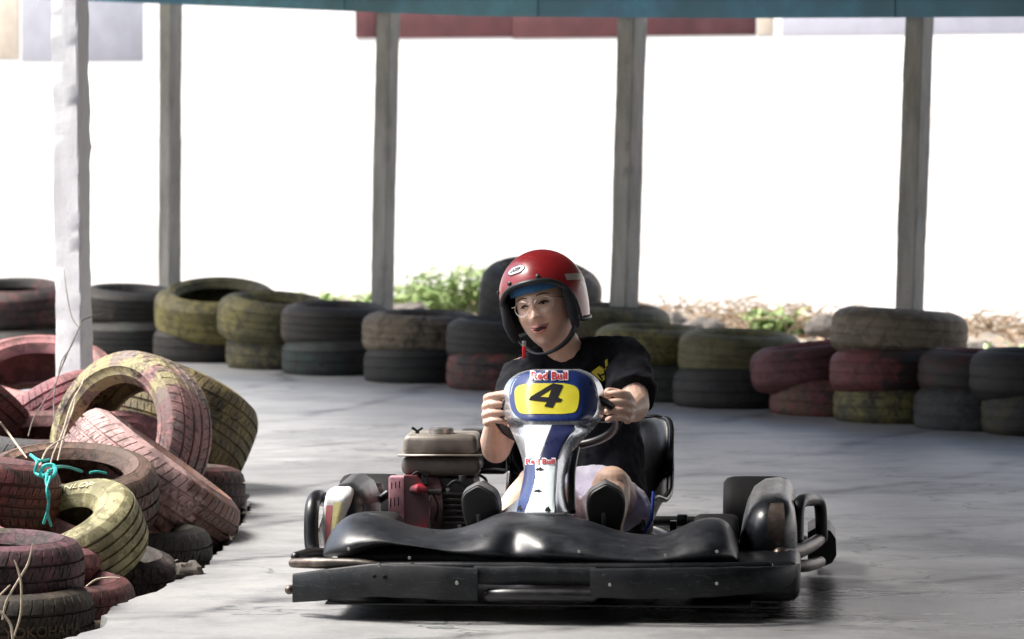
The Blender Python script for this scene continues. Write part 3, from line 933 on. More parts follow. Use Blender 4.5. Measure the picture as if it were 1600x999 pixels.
gb = G(); rnd = random.Random(12)
for i in range(260):
    px = rnd.choice([rnd.uniform(1010, 1330), rnd.uniform(1030, 1310), rnd.uniform(1480, 1640), rnd.uniform(600, 780)])
    Y = wall_Y(px) - rnd.uniform(0.15, 2.6)
    b = at(px, 500, Y); b.z = 0.01 + rnd.uniform(0, 0.05)
    a = rnd.uniform(0, 2 * pi); L = rnd.uniform(0.08, 0.32)
    d = Vector((cos(a), sin(a) * 0.6, rnd.uniform(-0.1, 0.45))) * L
    gb.tube([b, b + d * 0.5 + Vector((0, 0, 0.04)), b + d], [0.006, 0.005, 0.003], 4)
tag(gb.obj("dry_brush", M_stem), "tangle of dry straw coloured stems along the wall foot", "brush", kind="stuff")
gl = G()
for i in range(260):
    px = rnd.uniform(1000, 1640) if rnd.random() < 0.75 else rnd.uniform(600, 790)
    Y = wall_Y(px) - rnd.uniform(0.15, 2.8)
    b = at(px, 500, Y); b.z = 0.01 + rnd.uniform(0, 0.05)
    a = rnd.uniform(0, 2 * pi)
    leaf(gl, b, (cos(a), sin(a), rnd.uniform(-0.2, 0.5)), rnd.uniform(0.06, 0.14), rnd.uniform(0.03, 0.06), 0.3, rnd)
tag(gl.obj("dead_leaves", mat_leaf("dead_leaf", (0.16, 0.085, 0.04), (0.36, 0.24, 0.13)), sharp=None), "brown dead leaves scattered over the bank at the wall foot", "leaves", kind="stuff")

M_rock = mat_basic("rubble_stone", (0.12, 0.105, 0.09), 0.9, var=0.35, scale=12, bump=0.5, col2=(0.10, 0.09, 0.075), wear=0.52, bdist=0.02)
def rock(c, r, seed, label, group="lumps of rubble"):
    def fn(p):
        d = p.normalized()
        k = 1 + 0.42 * mnoise.noise(d * 1.3 + Vector((seed * 3.1, 0, 0))) + 0.16 * mnoise.noise(d * 4 + Vector((0, seed, 0)))
        return p * k
    g = G().ellipsoid((0, 0, 0), r, 20, 12, fn=fn)
    tag(g.obj("stone", M_rock, None, loc=c, sharp=25), label, "stone", group)
rock(ground_at(304, 897, 0.0) + Vector((-0.015, 0.01, 0.008)), (0.045, 0.04, 0.028), 1, "lump of broken concrete at the slab edge below the leaning tyre")
for i, (px, py, Y, r, lb) in enumerate([(1050, 505, 24.5, 0.16, "pale rubble lump by the column behind the driver"), (1098, 510, 24.2, 0.14, "rounded rubble lump nearest the dry brush"),
        (1285, 505, 24.0, 0.12, "rubble lump in the brush beside the topmost tyre"), (1530, 545, 22.6, 0.11, "pale stone behind the half red tyre"), (640, 488, 26.0, 0.15, "grey rubble lump at the foot of the weedy column")]):
    rock(at(px, py + 6, Y), (r * 0.85, r * 0.7, r * 0.5), 4 + i, lb)

# ------------------------------------------------------------------ rope, dry stems by the heap
M_rope = mat_basic("turquoise_rope", (0.03, 0.42, 0.40), 0.6, var=0.3, scale=90)
rp = empty("rope", at(75, 770, 12.35))
tag(rp, "turquoise rope knotted over the brown tyre and hanging down", "rope")
def ropepath(pts, r=0.0042, name="strand"):
    G().tube([at(*p) - rp.location for p in pts], r, 6, sub=5).obj(name, M_rope, rp)
ropepath([(80, 822, 12.42), (74, 800, 12.36), (77, 775, 12.34), (72, 752, 12.36), (76, 735, 12.4)])
ropepath([(68, 818, 12.42), (76, 790, 12.35), (73, 765, 12.34), (79, 745, 12.38)])
ropepath([(52, 714, 12.5), (58, 722, 12.42), (55, 738, 12.42), (66, 744, 12.4), (76, 738, 12.4), (88, 730, 12.6), (106, 730, 13.0), (128, 737, 13.2)], 0.005)
ropepath([(62, 740, 12.42), (70, 728, 12.42), (84, 728, 12.42), (86, 740, 12.4), (74, 748, 12.4), (62, 740, 12.4)], 0.006, "knot")
ropepath([(48, 711, 12.55), (62, 720, 12.45), (76, 718, 12.6)], 0.005)
ropepath([(140, 739, 13.2), (152, 737, 13.22), (166, 740, 13.25)], 0.004)

M_twig = mat_basic("pale_twig", (0.42, 0.36, 0.28), 0.8, var=0.3, scale=60)
M_twig_d = mat_basic("dark_twig", (0.10, 0.085, 0.07), 0.8, var=0.3, scale=60)
twigs = [
 ([(0, 955, 11.3), (16, 975, 11.3), (20, 998, 11.3), (24, 1030, 11.3)], 0.0035, M_twig, "dry stem at the very edge, lowest by the base tyre"),
 ([(20, 1000, 11.32), (32, 960, 11.3), (33, 915, 11.3), (28, 890, 11.3), (22, 875, 11.3)], 0.003, M_twig, "dry stem curving up before the purple and black tyre"),
 ([(4, 968, 11.34), (10, 940, 11.32), (28, 908, 11.31), (44, 880, 11.3), (51, 850, 11.3)], 0.0028, M_twig, "dry stem crossing another before the purple and black tyre"),
 ([(0, 930, 11.34), (8, 922, 11.32), (16, 914, 11.3)], 0.003, M_twig, "short dry stem stub before the purple and black tyre"),
 ([(135, 917, 12.2), (150, 906, 12.2), (170, 903, 12.2), (188, 903, 12.2)], 0.0028, M_twig, "dry stem lying under the yellow tyre"),
 ([(246, 887, 12.9), (262, 880, 12.9), (278, 875, 12.9)], 0.003, M_twig, "short straw beside the dusty black tyre"),
 ([(44, 682, 13.2), (52, 655, 13.4), (66, 632, 13.6), (88, 598, 14.0), (96, 565, 14.4), (112, 540, 15.0), (125, 508, 15.5)], 0.0022, M_twig_d, "long thin twig leaning across the foot of the whitewashed column"),
 ([(98, 680, 13.3), (85, 655, 13.5), (86, 605, 14.0), (100, 565, 14.5), (124, 512, 15.2), (130, 500, 15.3), (164, 489, 15.4)], 0.0028, M_twig_d, "bent dark twig reaching past the whitewashed column"),
 ([(124, 513, 15.2), (112, 495, 15.3), (104, 455, 15.4), (100, 420, 15.5)], 0.002, M_twig_d, "fine upright twig against the whitewashed column"),
 ([(76, 770, 13.0), (80, 720, 13.1), (96, 680, 13.2), (112, 630, 13.4), (128, 600, 13.6), (136, 575, 13.8)], 0.0025, M_twig, "pale twig standing in the hollow of the flat dark tyre"),
 ([(90, 720, 13.1), (100, 680, 13.2), (114, 640, 13.4), (118, 615, 13.5)], 0.0025, M_twig, "second pale twig standing beside the first in the hollow"),
 ([(0, 660, 13.0), (14, 678, 13.0), (30, 700, 12.9), (42, 716, 12.8)], 0.0035, M_twig, "straw slanting down over the flat dark tyre at the edge"),
 ([(60, 735, 12.8), (72, 705, 12.9), (90, 690, 13.0), (108, 682, 13.1)], 0.003, M_twig, "curved straw over the rope knot"),
]
for pts, r, mt, lb in twigs:
    P = [at(*p) for p in pts]
    tw = G().tube([p - P[0] for p in P], [r] * (len(P) - 1) + [r * 0.5], 6, sub=4).obj("dry_twig", mt, None, loc=P[0])
    tag(tw, lb, "twig", "dry twigs on the tyre heap")

# ------------------------------------------------------------------ the kart
KA = radians(4.0)
KO = Vector((0.099, 12.05, 0))
def K(px, py, yl):
    """kart-local point of a photographed pixel at local depth yl (metres behind the front axle)"""
    a = at(px, py, 10.0); b = at(px, py, 14.0)
    def ly(p): return (p.x - KO.x) * sin(KA) + (p.y - KO.y) * cos(KA)
    t = (yl - ly(a)) / (ly(b) - ly(a))
    p = a.lerp(b, t)
    return Vector(((p.x - KO.x) * cos(KA) - (p.y - KO.y) * sin(KA), yl, p.z))
kart = empty("go_kart", KO, (0, 0, -KA))
tag(kart, "black rental go-kart numbered 4 with a man at the wheel", "go-kart")

M_plastic = mat_basic("black_plastic", (0.005, 0.006, 0.008), 0.36, scratch=0.25, spec=0.35, var=0.3, scale=16, bump=0.12, col2=(0.012, 0.013, 0.015), wear=0.58)
M_plastic_s = mat_basic("scuffed_black_plastic", (0.008, 0.010, 0.014), 0.40, spec=0.6, scratch=0.3, var=0.5, scale=22, bump=0.18, col2=(0.028, 0.03, 0.034), wear=0.58)
M_board = mat_basic("rubber_board", (0.008, 0.010, 0.012), 0.45, spec=0.25, scratch=0.3, var=0.6, scale=14, bump=0.35, col2=(0.026, 0.027, 0.03), wear=0.55)
M_seat = mat_basic("seat_shell", (0.005, 0.005, 0.006), 0.34, var=0.2, scale=30, bump=0)
M_tubeb = mat_basic("black_tube", (0.01, 0.01, 0.012), 0.34, var=0.4, scale=30, bump=0.1, col2=(0.07, 0.065, 0.06), wear=0.6)
M_tubem = mat_basic("scuffed_steel_tube", (0.13, 0.105, 0.09), 0.42, metal=0.8, var=0.5, scale=26, bump=0.3, col2=(0.05, 0.045, 0.04), wear=0.5)
M_steel2 = mat_basic("bare_steel", (0.45, 0.44, 0.43), 0.35, metal=0.9, var=0.3, scale=40)
M_kartrub = mat_basic("kart_tyre_rubber", (0.010, 0.010, 0.011), 0.7, spec=0.25, var=0.3, scale=50, bump=0.2)
M_silver = mat_basic("silver_shell", (0.50, 0.53, 0.58), 0.26, metal=0.75, scratch=0.25, var=0.08, scale=12, bump=0.0, coat=0.4)
M_stk_blue = mat_basic("blue_sticker", (0.012, 0.028, 0.13), 0.3, var=0.15, scale=40, bump=0.02, coat=0.3)
M_stk_navy = mat_basic("navy_sticker", (0.012, 0.016, 0.06), 0.3, var=0.15, scale=40, bump=0.02, coat=0.3)
M_stk_yel = mat_basic("yellow_sticker", (0.52, 0.47, 0.03), 0.35, var=0.1, scale=30, bump=0.02)
M_stk_white = mat_basic("pale_sticker", (0.58, 0.66, 0.68), 0.4, scratch=0.3, var=0.08, scale=30, bump=0.03, col2=(0.42, 0.48, 0.50), wear=0.6)
M_black = mat_basic("black_ink", (0.006, 0.006, 0.010), 0.65, var=0.1, spec=0.15)
M_red_ink = mat_basic("red_ink", (0.36, 0.02, 0.03), 0.4, var=0.1)
M_white_ink = mat_basic("white_ink", (0.72, 0.70, 0.74), 0.4, var=0.05)

# --- lower rub boards (bent rubber planks) -------------------------------------------------
def plank(pts, nm, thick=0.022, label=None):
    """pts: (px_x, py_top, py_bottom, local y)"""
    rings = []
    n = 24
    tab = [(p[0], p[1], p[2], p[3]) for p in pts]
    for i in range(n + 1):
        x = pts[0][0] + (pts[-1][0] - pts[0][0]) * i / n
        t_, b_, y_ = interp(tab, x)
        jt = 1.5 * mnoise.noise(Vector((x * 0.03, 1, 0)))
        a = K(x, t_ + jt, y_); b = K(x, b_ + jt, y_ + 0.004)
        mid = (a + b) / 2 + Vector((0, -0.006, 0))
        th = Vector((0, thick, 0)); e = Vector((0, 0, 0.004))
        rings.append([a - e + Vector((0, 0.0, 0)), a + Vector((0, 0.004, 0)), a + th, b + th, b + Vector((0, 0.004, 0)), b + e, mid])
    o = G().loft(rings).obj(nm, M_board, kart)
    return o
pl1 = plank([(457, 898, 942, -0.36), (520, 889, 938, -0.43), (587, 882, 933, -0.475), (660, 884, 936, -0.49), (746, 889, 940, -0.495)], "rub_board")
pl2 = plank([(922, 890, 935, -0.50), (1000, 889, 936, -0.50), (1100, 888, 934, -0.49), (1180, 887, 928, -0.45), (1225, 885, 918, -0.38), (1250, 882, 906, -0.30)], "rub_board")
pl3 = plank([(740, 886, 914, -0.47), (830, 886, 915, -0.475), (930, 888, 916, -0.475)], "rub_board", 0.03)
def bolt(px, py, yl, r, nm="bolt", mat=None, parent=None):
    p = K(px, py, yl)
    G().tube([p, p + Vector((0, -0.006, 0))], [r, r * 0.8], 10).obj(nm, mat or M_steel2, parent or kart)
bolt(592, 883, -0.487, 0.006, parent=pl1); bolt(714, 911, -0.503, 0.006, parent=pl1); bolt(953, 914, -0.512, 0.005, parent=pl2); bolt(1120, 912, -0.498, 0.005, parent=pl2)
for (x, y) in ((585, 901), (601, 902)):
    bolt(x, y, -0.484, 0.006, "bolt_hole", M_black, pl1)
# lower middle crash bar, upper crash tube
G().tube([K(764, 930, -0.46), K(800, 929, -0.48), K(860, 930, -0.485), K(925, 931, -0.48)], 0.018, 10, sub=4, round_ends=True).obj("crash_bar", M_tubeb, kart)
G().tube([K(458, 880, -0.33), K(500, 880, -0.38), K(560, 881, -0.42), K(600, 886, -0.43)], [0.013, 0.016, 0.014, 0.01], 12, sub=5, round_ends=True).obj("crash_tube", M_tubem, kart)
G().tube([K(560, 886, -0.40), K(700, 886, -0.43), K(900, 888, -0.43), K(1080, 888, -0.42), K(1200, 886, -0.36)], 0.015, 12, sub=5, round_ends=True).obj("crash_tube", M_plastic, kart)
G().tube([K(452, 922, -0.30), K(470, 921, -0.30), K(560, 925, -0.40), K(700, 927, -0.43)], 0.013, 10, sub=3, round_ends=True).obj("crash_tube", M_tubem, kart)

# --- front bumper moulding ----------------------------------------------------------------
top_tab = [(508, 860), (516, 836), (530, 815), (556, 801), (585, 802), (612, 812), (640, 824), (680, 830), (715, 826), (745, 816), (775, 803), (800, 798), (840, 800), (880, 804), (920, 813), (960, 827),
           (1000, 835), (1030, 835), (1055, 827), (1080, 815), (1105, 808), (1130, 811), (1145, 826), (1154, 856)]
bot_tab = [(508, 872), (530, 872), (560, 866), (600, 853), (640, 851), (680, 856), (720, 866), (780, 876), (900, 880), (1100, 882), (1154, 880)]
rings = []
NX = 110
for i in range(NX + 1):
    x = 508 + (1154 - 508) * i / NX
    yt = interp(top_tab, x)[0]; yb = interp(bot_tab, x)[0]
    e = min(1.0, min(x - 500, 1162 - x) / 60.0)
    yfront = -0.44 + 0.10 * (1 - e) ** 2 + 0.03 * ((x - 830) / 320) ** 2
    # dent left of the middle, two side hollows
    dent = 0.05 * exp(-((x - 815) / 26) ** 2) - 0.015 * exp(-((x - 850) / 22) ** 2)
    a = K(x, yt, -0.16); b = K(x, yb, -0.33)
    ring = []
    hh = a.z - b.z
    for (ty, tz) in ((0.16, 0.55), (0.10, 0.82), (0.04, 0.95), (-0.02, 1.0), (-0.10, 0.97), (-0.17, 0.86), (-0.225, 0.70), (-0.262, 0.52), (-0.28, 0.34), (-0.285, 0.18), (-0.275, 0.06), (-0.25, 0.0), (-0.1, 0.0), (0.1, 0.05)):
        yy = -0.16 + ty
        if ty <= 0:
            yy = -0.16 + (yfront + 0.16) * (ty / -0.285)
            yy += dent * exp(-((tz - 0.45) / 0.28) ** 2) + 0.05 * (1 - tz) * smooth01((0.25 - tz) / 0.25)
        else:
            yy = -0.16 + ty * (0.5 + 0.5 * e)
        zz = b.z + hh * tz
        dx = -dent * 0.35 * exp(-((tz - 0.45) / 0.28) ** 2)
        xx = a.x if ty > -0.05 else a.x + (b.x - a.x) * (1 - tz)
        ring.append(Vector((xx + dx, yy, zz)))
    rings.append(ring)
bump = G().loft(rings).obj("front_bumper", M_plastic_s, kart, sharp=60)
sb_ = bump.modifiers.new("round", 'SUBSURF'); sb_.levels = 1; sb_.render_levels = 2
# dark skirt behind the arches of the moulding
G().tube([K(530, 873, -0.30), K(640, 870, -0.31), K(800, 876, -0.33), K(1000, 880, -0.33), K(1150, 878, -0.28)], [0.03] * 5, 10, sub=3).obj("bumper_skirt", M_plastic, kart)
for (x, y, L) in ((556, 838, 10), (575, 837, 12)):
    pass

# --- steering fairing (number panel) ------------------------------------------------------
pan = [(577, 832, 906), (581, 816, 918), (588, 802, 930), (600, 791, 939), (615, 786, 944), (632, 785, 945), (648, 788, 943), (660, 793, 936), (672, 798, 926), (686, 804, 912), (700, 810, 900), (715, 815, 891), (730, 818, 886), (748, 819, 883),
       (765, 816, 883), (780, 808, 885), (792, 794, 889), (803, 777, 896)]
def pan_depth(py):
    t = (803 - py) / 226.0
    return -0.20 + 0.34 * t + 0.03 * sin(pi * t)
def panel_pt(px, py, lift=0.0):
    xl, xr = interp(pan, py)
    c = (xl + xr) / 2; hw = (xr - xl) / 2
    t = (px - c) / hw
    shield = smooth01((672 - py) / 16)
    curl = 0.075 * max(0, abs(t) - 0.45) ** 2 / 0.3025 * (1.35 - 0.3 * shield) * (hw / 60)
    rim = -0.012 * exp(-((abs(t) - 0.86) / 0.09) ** 2) * shield
    waist = 0.022 * exp(-((py - 668) / 8.0) ** 2)
    stem = -0.012 * (1 - shield) * smooth01((0.62 - abs(t)) / 0.12)
    y = pan_depth(py) + 0.03 * t * t + curl + rim + waist + stem - lift
    return K(px, py, y)
rows = []
ys = [577, 579, 581, 584, 588, 593, 598] + list(range(603, 804, 4)) + [803]
for py in ys:
    xl, xr = interp(pan, py)
    rows.append([panel_pt(xl + (xr - xl) * (0.5 - 0.5 * cos(pi * j / 40)), py) for j in range(41)])
panel = G().grid(rows).obj("steering_fairing", M_silver, kart, sharp=None)
so = panel.modifiers.new("thick", 'SOLIDIFY'); so.thickness = 0.006; so.offset = -1
def sticker(rows_px, nm, mat, lift, parent=panel, n=22, m=14):
    """rows_px: (py, xl, xr) table"""
    rws = []
    y0, y1 = rows_px[0][0], rows_px[-1][0]
    for i in range(n + 1):
        py = y0 + (y1 - y0) * i / n
        xl, xr = interp(rows_px, py)
        rws.append([panel_pt(xl + (xr - xl) * j / m, py, lift) for j in range(m + 1)])
    return G().grid(rws).obj(nm, mat, parent, sharp=None)
sticker([(579, 835, 898), (583, 817, 910), (590, 806, 921), (600, 799, 930), (615, 796, 934), (632, 797, 934), (645, 802, 931), (654, 812, 924), (658, 822, 915)], "blue_shield", M_stk_blue, 0.0015, n=30, m=24)
sticker([(599, 826, 880), (602, 812, 895), (608, 805, 903), (618, 804, 905), (630, 805, 904), (640, 808, 901), (645, 812, 895), (647, 818, 880)], "yellow_plate", M_stk_yel, 0.003, n=26, m=20)
sticker([(664, 818, 862), (690, 820, 852), (716, 822, 842)], "pale_stripe", M_stk_white, 0.002)
sticker([(664, 863, 898), (680, 857, 890), (700, 850, 880), (718, 843, 874)], "navy_stripe", M_stk_navy, 0.002)
sticker([(724, 822, 842), (750, 817, 835), (775, 812, 828), (800, 807, 818)], "navy_stripe", M_stk_blue, 0.002)
sticker([(720, 844, 872), (750, 837, 870), (775, 830, 868), (801, 820, 866)], "pale_stripe", M_stk_white, 0.002)
def panel_text(s, cx, cy, wpx, hpx, mat, off, lift, nm, tilt=0.0, shear=0.12):
    v, f = text_geom(s, 1.0, off, shear)
    xs = [p.x for p in v]; yy = [p.y for p in v]
    sx = wpx / (max(xs) - min(xs)); sy = hpx / (max(yy) - min(yy))
    mx = (max(xs) + min(xs)) / 2; my = (max(yy) + min(yy)) / 2
    pts = [panel_pt(cx + (p.x - mx) * sx, cy - (p.y - my) * sy + (p.x - mx) * sx * tilt, lift) for p in v]
    return G().add(pts, f).obj(nm, mat, panel, smooth=False)
panel_text("Red Bull", 858, 587, 60, 16, M_white_ink, 0.075, 0.004, "lettering_outline", shear=0)
panel_text("Red Bull", 858, 587, 56, 12, M_red_ink, 0.03, 0.0055, "lettering", shear=0)
panel_text("Red Bull", 844, 721, 48, 11, M_white_ink, 0.075, 0.004, "lettering_outline", shear=0)
panel_text("Red Bull", 844, 721, 45, 8, M_red_ink, 0.03, 0.0055, "lettering", shear=0)
# the slanted 4
four_out = [(864, 599), (880, 602), (871, 621), (879, 624), (875, 628), (868, 628), (863, 637), (850, 635), (855, 628), (826, 625), (829, 620)]
four_hole = [(862, 607), (842, 620), (857, 621)]
def fill_poly(outer, hole):
    bm = bmesh.new()
    es = []
    for ring in (outer, hole):
        vs_ = [bm.verts.new((x, y, 0)) for x, y in ring]
        es += [bm.edges.new((vs_[i], vs_[(i + 1) % len(vs_)])) for i in range(len(vs_))]
    bmesh.ops.triangle_fill(bm, edges=es, use_beauty=True)
    bmesh.ops.subdivide_edges(bm, edges=list(bm.edges), cuts=2, use_grid_fill=True)
    bmesh.ops.triangulate(bm, faces=bm.faces)
    bm.verts.index_update()
    v = [x.co.copy() for x in bm.verts]; f = [tuple(q.index for q in fc.verts) for fc in bm.faces]
    bm.free()
    return v, f
v, f = fill_poly(four_out, four_hole)
G().add([panel_pt(p.x, p.y, 0.005) for p in v], f).obj("number", M_black, panel, smooth=False)
for (x, y, w, h) in ((843, 733, 6, 2.5), (840, 767, 6, 2), (856, 796, 4, 4), (812, 794, 4, 4)):
    v = [(x + w * cos(a) * (1 + 0.3 * sin(3 * a)), y + h * sin(a) * (1 + 0.3 * cos(5 * a))) for a in [2 * pi * k_ / 14 for k_ in range(14)]]
    G().add([panel_pt(a, b, 0.004) for a, b in v], [tuple(range(14))]).obj("scuff_mark", M_black, panel, smooth=False)
# bracing tube behind the fairing
G().tube([K(893, 800, -0.08), K(893, 740, 0.02), K(900, 700, 0.12)], 0.012, 10, sub=4).obj("fairing_brace", M_tubeb, kart)

# --- steering wheel and column
WC = K(872, 655, 0.27)
Mt = Matrix.Rotation(radians(54), 3, 'X') @ Matrix.Rotation(radians(90), 3, 'X')
g = G()
ringp = []
for k_ in range(48):
    a = 2 * pi * k_ / 48
    ringp.append(WC + Mt @ Vector((0.172 * cos(a), 0.15 * sin(a), 0)))
rows = []
for k_ in range(48):
    c = ringp[k_]; rad = (c - WC).normalized(); ax = Mt @ Vector((0, 0, 1))
    rows.append([c + rad * 0.013 * cos(b) + ax * 0.013 * sin(b) for b in [2 * pi * q / 10 for q in range(10)]])
sw = G().grid(rows, closed_u=True, closed_v=True).obj("steering_wheel", M_seat, kart)
for a in (0.1, 2.1, 4.2):
    G().tube([WC, WC + Mt @ Vector((0.165 * cos(a - 0.1), 0.145 * sin(a - 0.1), 0))], 0.009, 8).obj("spoke", M_tubeb, sw)
G().tube([WC, K(860, 800, -0.1)], 0.011, 10).obj("steering_column", M_tubem, kart)

# --- seat ---------------------------------------------------------------------------------
SC = K(921, 800, 0.72).x
path = [(0.30, 0.17), (0.36, 0.145), (0.46, 0.10), (0.60, 0.075), (0.72, 0.09), (0.80, 0.15), (0.85, 0.24), (0.89, 0.34), (0.92, 0.42), (0.935, 0.455)]
rows = []
NV = 44
for i in range(NV + 1):
    s = i / NV * (len(path) - 1)
    k_ = min(int(s), len(path) - 2); t = s - k_
    yy = path[k_][0] * (1 - t) + path[k_ + 1][0] * t; zz = path[k_][1] * (1 - t) + path[k_ + 1][1] * t
    v_ = i / NV
    hwid = 0.17 + 0.075 * smooth01(v_ * 2.2) - 0.035 * smooth01((v_ - 0.85) / 0.15)
    back = smooth01((v_ - 0.5) / 0.3)
    row = []
    for j in range(33):
        u = -1 + 2 * j / 32
        w = smooth01((abs(u) - 0.55) / 0.45)
        fwd = w * (0.14 * back * (1 - 0.55 * smooth01((v_ - 0.78) / 0.22)))
        up = w * (0.16 * (1 - back) * smooth01(v_ / 0.25) + 0.03 * back)
        xx = hwid * (u if abs(u) < 0.75 else math.copysign(0.75 + (abs(u) - 0.75) * 0.95, u))
        crown_ = -0.03 * smooth01((v_ - 0.9) / 0.1) * abs(u) ** 4
        row.append(Vector((SC + xx, yy - fwd, zz + up + crown_)))
    rows.append(row)
seat = G().grid(rows).obj("seat", M_seat, kart, sharp=None)
so = seat.modifiers.new("thick", 'SOLIDIFY'); so.thickness = 0.007; so.offset = 0
edge = [r[0] for r in rows] + rows[-1][1:-1] + [r[-1] for r in rows[::-1]]
G().tube(edge, 0.0085, 8).obj("seat_edge", M_seat, seat)

# --- chassis ------------------------------------------------------------------------------
G().box((0.0, 0.22, 0.046), (1.16, 1.30, 0.006), 0.002).obj("floor_shadow_pan", M_plastic, kart)  # unseen pan, widened to deepen the shadow under the kart
for sx in (-1, 1):
    G().tube([(sx * 0.30, -0.36, 0.06), (sx * 0.32, 0.0, 0.06), (sx * 0.34, 0.5, 0.06), (sx * 0.33, 1.05, 0.07), (sx * 0.25, 1.2, 0.09)], 0.016, 10, sub=4).obj("chassis_rail", M_tubeb, kart)
G().tube([(-0.42, 0, 0.12), (0.42, 0, 0.12)], 0.016, 10).obj("front_beam", M_tubeb, kart)
G().tube([(-0.56, 1.02, 0.13), (0.56, 1.02, 0.13)], 0.016, 12).obj("rear_axle", M_tubeb, kart)
G().tube([(-0.60, 1.32, 0.06), (-0.3, 1.36, 0.06), (0.3, 1.36, 0.06), (0.60, 1.32, 0.06)], 0.02, 10, sub=4, round_ends=True).obj("rear_bumper_bar", M_tubeb, kart)

def wheel(c, r, w, nm="wheel"):
    prof = [(r * 0.60, w * 0.42), (r * 0.72, w * 0.5), (r * 0.86, w * 0.5), (r * 0.95, w * 0.45), (r * 0.99, w * 0.36), (r, 0.2 * w), (r, -0.2 * w), (r * 0.99, -w * 0.36), (r * 0.95, -w * 0.45), (r * 0.86, -w * 0.5), (r * 0.72, -w * 0.5), (r * 0.60, -w * 0.42)]
    M = Matrix.Rotation(radians(90), 3, 'Y')
    t = G().disc_ring(prof, 40, M, c).obj(nm, M_kartrub, kart, sharp=50)
    prof2 = [(r * 0.62, w * 0.40), (r * 0.5, w * 0.34), (r * 0.15, w * 0.2), (r * 0.12, -w * 0.2), (r * 0.5, -w * 0.34), (r * 0.62, -w * 0.40)]
    G().disc_ring(prof2, 32, M, c).obj("rim", M_steel2, t)
wheel((-0.475, 0.0, 0.128), 0.128, 0.125); wheel((0.475, 0.0, 0.128), 0.128, 0.125)
rwz = 0.135
wheel((-0.60, 1.02, rwz), 0.135, 0.19); wheel((0.575, 1.02, rwz + 0.0), 0.135, 0.20)

# --- side pods ----------------------------------------------------------------------------
M_pod = mat_basic("pod_shell", (0.008, 0.01, 0.013), 0.3, var=0.3, scale=20, bump=0.06, col2=(0.03, 0.033, 0.036), wear=0.56)
# image-left pod: rounded nose facing the camera
def pod(outline, y0, y1, nm, mat, bulge=0.10, grow=1.0):
    """outline: photographed points at depth y0, drawn back to y1 with a rounded nose"""
    P = [K(x, y, y0) for x, y in outline]
    c = sum(P, Vector()) / len(P)
    rings = []
    for s, dy in ((0.12, -bulge), (0.45, -bulge * 0.93), (0.72, -bulge * 0.72), (0.9, -bulge * 0.38), (1.0, 0.0)):
        rings.append([c + (p - c) * s + Vector((0, dy, 0)) for p in P])
    for t in (0.3, 0.7, 1.0):
        rings.append([c + (p - c) * (1 + (grow - 1) * t) + Vector((0, (y1 - y0) * t, 0)) for p in P])
    return G().loft(rings).obj(nm, mat, kart, sharp=60)
lp = pod([(504, 868), (503, 830), (505, 795), (511, 774), (526, 761), (546, 759), (562, 770), (572, 792), (574, 830), (566, 868)], 0.22, 0.62, "side_pod", M_pod, 0.06)
def pod_patch(rows_px, nm, mat, yl, bulge):
    rws = []
    for i in range(15):
        py = rows_px[0][0] + (rows_px[-1][0] - rows_px[0][0]) * i / 14
        xl, xr = interp(rows_px, py)
        rws.append([K(xl + (xr - xl) * j / 6, py, yl - bulge * (1 - ((xl + (xr - xl) * j / 6 - 538) / 36) ** 2) * (1 - ((py - 815) / 62) ** 4 * 0.7)) for j in range(7)])
    return G().grid(rws).obj(nm, mat, lp, sharp=None)
M_pod_w = mat_basic("worn_white_sticker", (0.60, 0.60, 0.60), 0.45, var=0.15, scale=60, col2=(0.05, 0.05, 0.06), wear=0.66)
M_pod_r = mat_basic("faded_red_sticker", (0.55, 0.16, 0.17), 0.45, var=0.15, scale=60, col2=(0.6, 0.55, 0.5), wear=0.62)
M_pod_y = mat_basic("faded_yellow_sticker", (0.66, 0.60, 0.28), 0.45, var=0.12, scale=60)
face_tab = [(760, 524, 546), (764, 516, 552), (770, 511, 553), (785, 507, 549), (805, 505, 542), (830, 504, 534), (850, 505, 528), (866, 507, 522)]
def face_pt(px, py, lift):
    xl, xr = interp(face_tab, py)
    t = (px - xl) / (xr - xl)
    return K(px, py, 0.135 + 0.05 * max(0, (785 - py) / 25) ** 2 + 0.03 * max(0, t - 0.6) ** 2 / 0.16 + 0.012 * (1 - t) - lift)
def face_part(tab, nm, mat, lift, parent):
    rws = []
    for i in range(25):
        py = tab[0][0] + (tab[-1][0] - tab[0][0]) * i / 24
        xl, xr = interp(tab, py)
        rws.append([face_pt(xl + (xr - xl) * j / 8, py, lift) for j in range(9)])
    return G().grid(rws).obj(nm, mat, parent, sharp=None)
pf = face_part(face_tab, "pod_face", M_pod_w, 0.0, lp)
sd = pf.modifiers.new("thick", 'SOLIDIFY'); sd.thickness = 0.07; sd.offset = -1
face_part([(790, 510, 520), (820, 508, 517), (852, 508, 514)], "red_stripe", M_pod_r, 0.002, lp)
face_part([(785, 521, 536), (820, 518, 530), (852, 515, 522)], "yellow_stripe", M_pod_y, 0.002, lp)
G().tube([K(494, 870, 0.1), K(487, 850, 0.12), K(487, 800, 0.14), K(492, 780, 0.2), K(500, 776, 0.34), K(506, 782, 0.6)], [0.02, 0.021, 0.021, 0.021, 0.02, 0.02], 14, sub=5, round_ends=True).obj("guard_tube", M_tubeb, kart)
G().tube([K(462, 870, -0.1), K(485, 866, 0.02), K(505, 866, 0.15), K(512, 868, 0.5)], [0.014, 0.018, 0.018, 0.016], 12, sub=4, round_ends=True).obj("guard_foot", M_tubeb, kart)
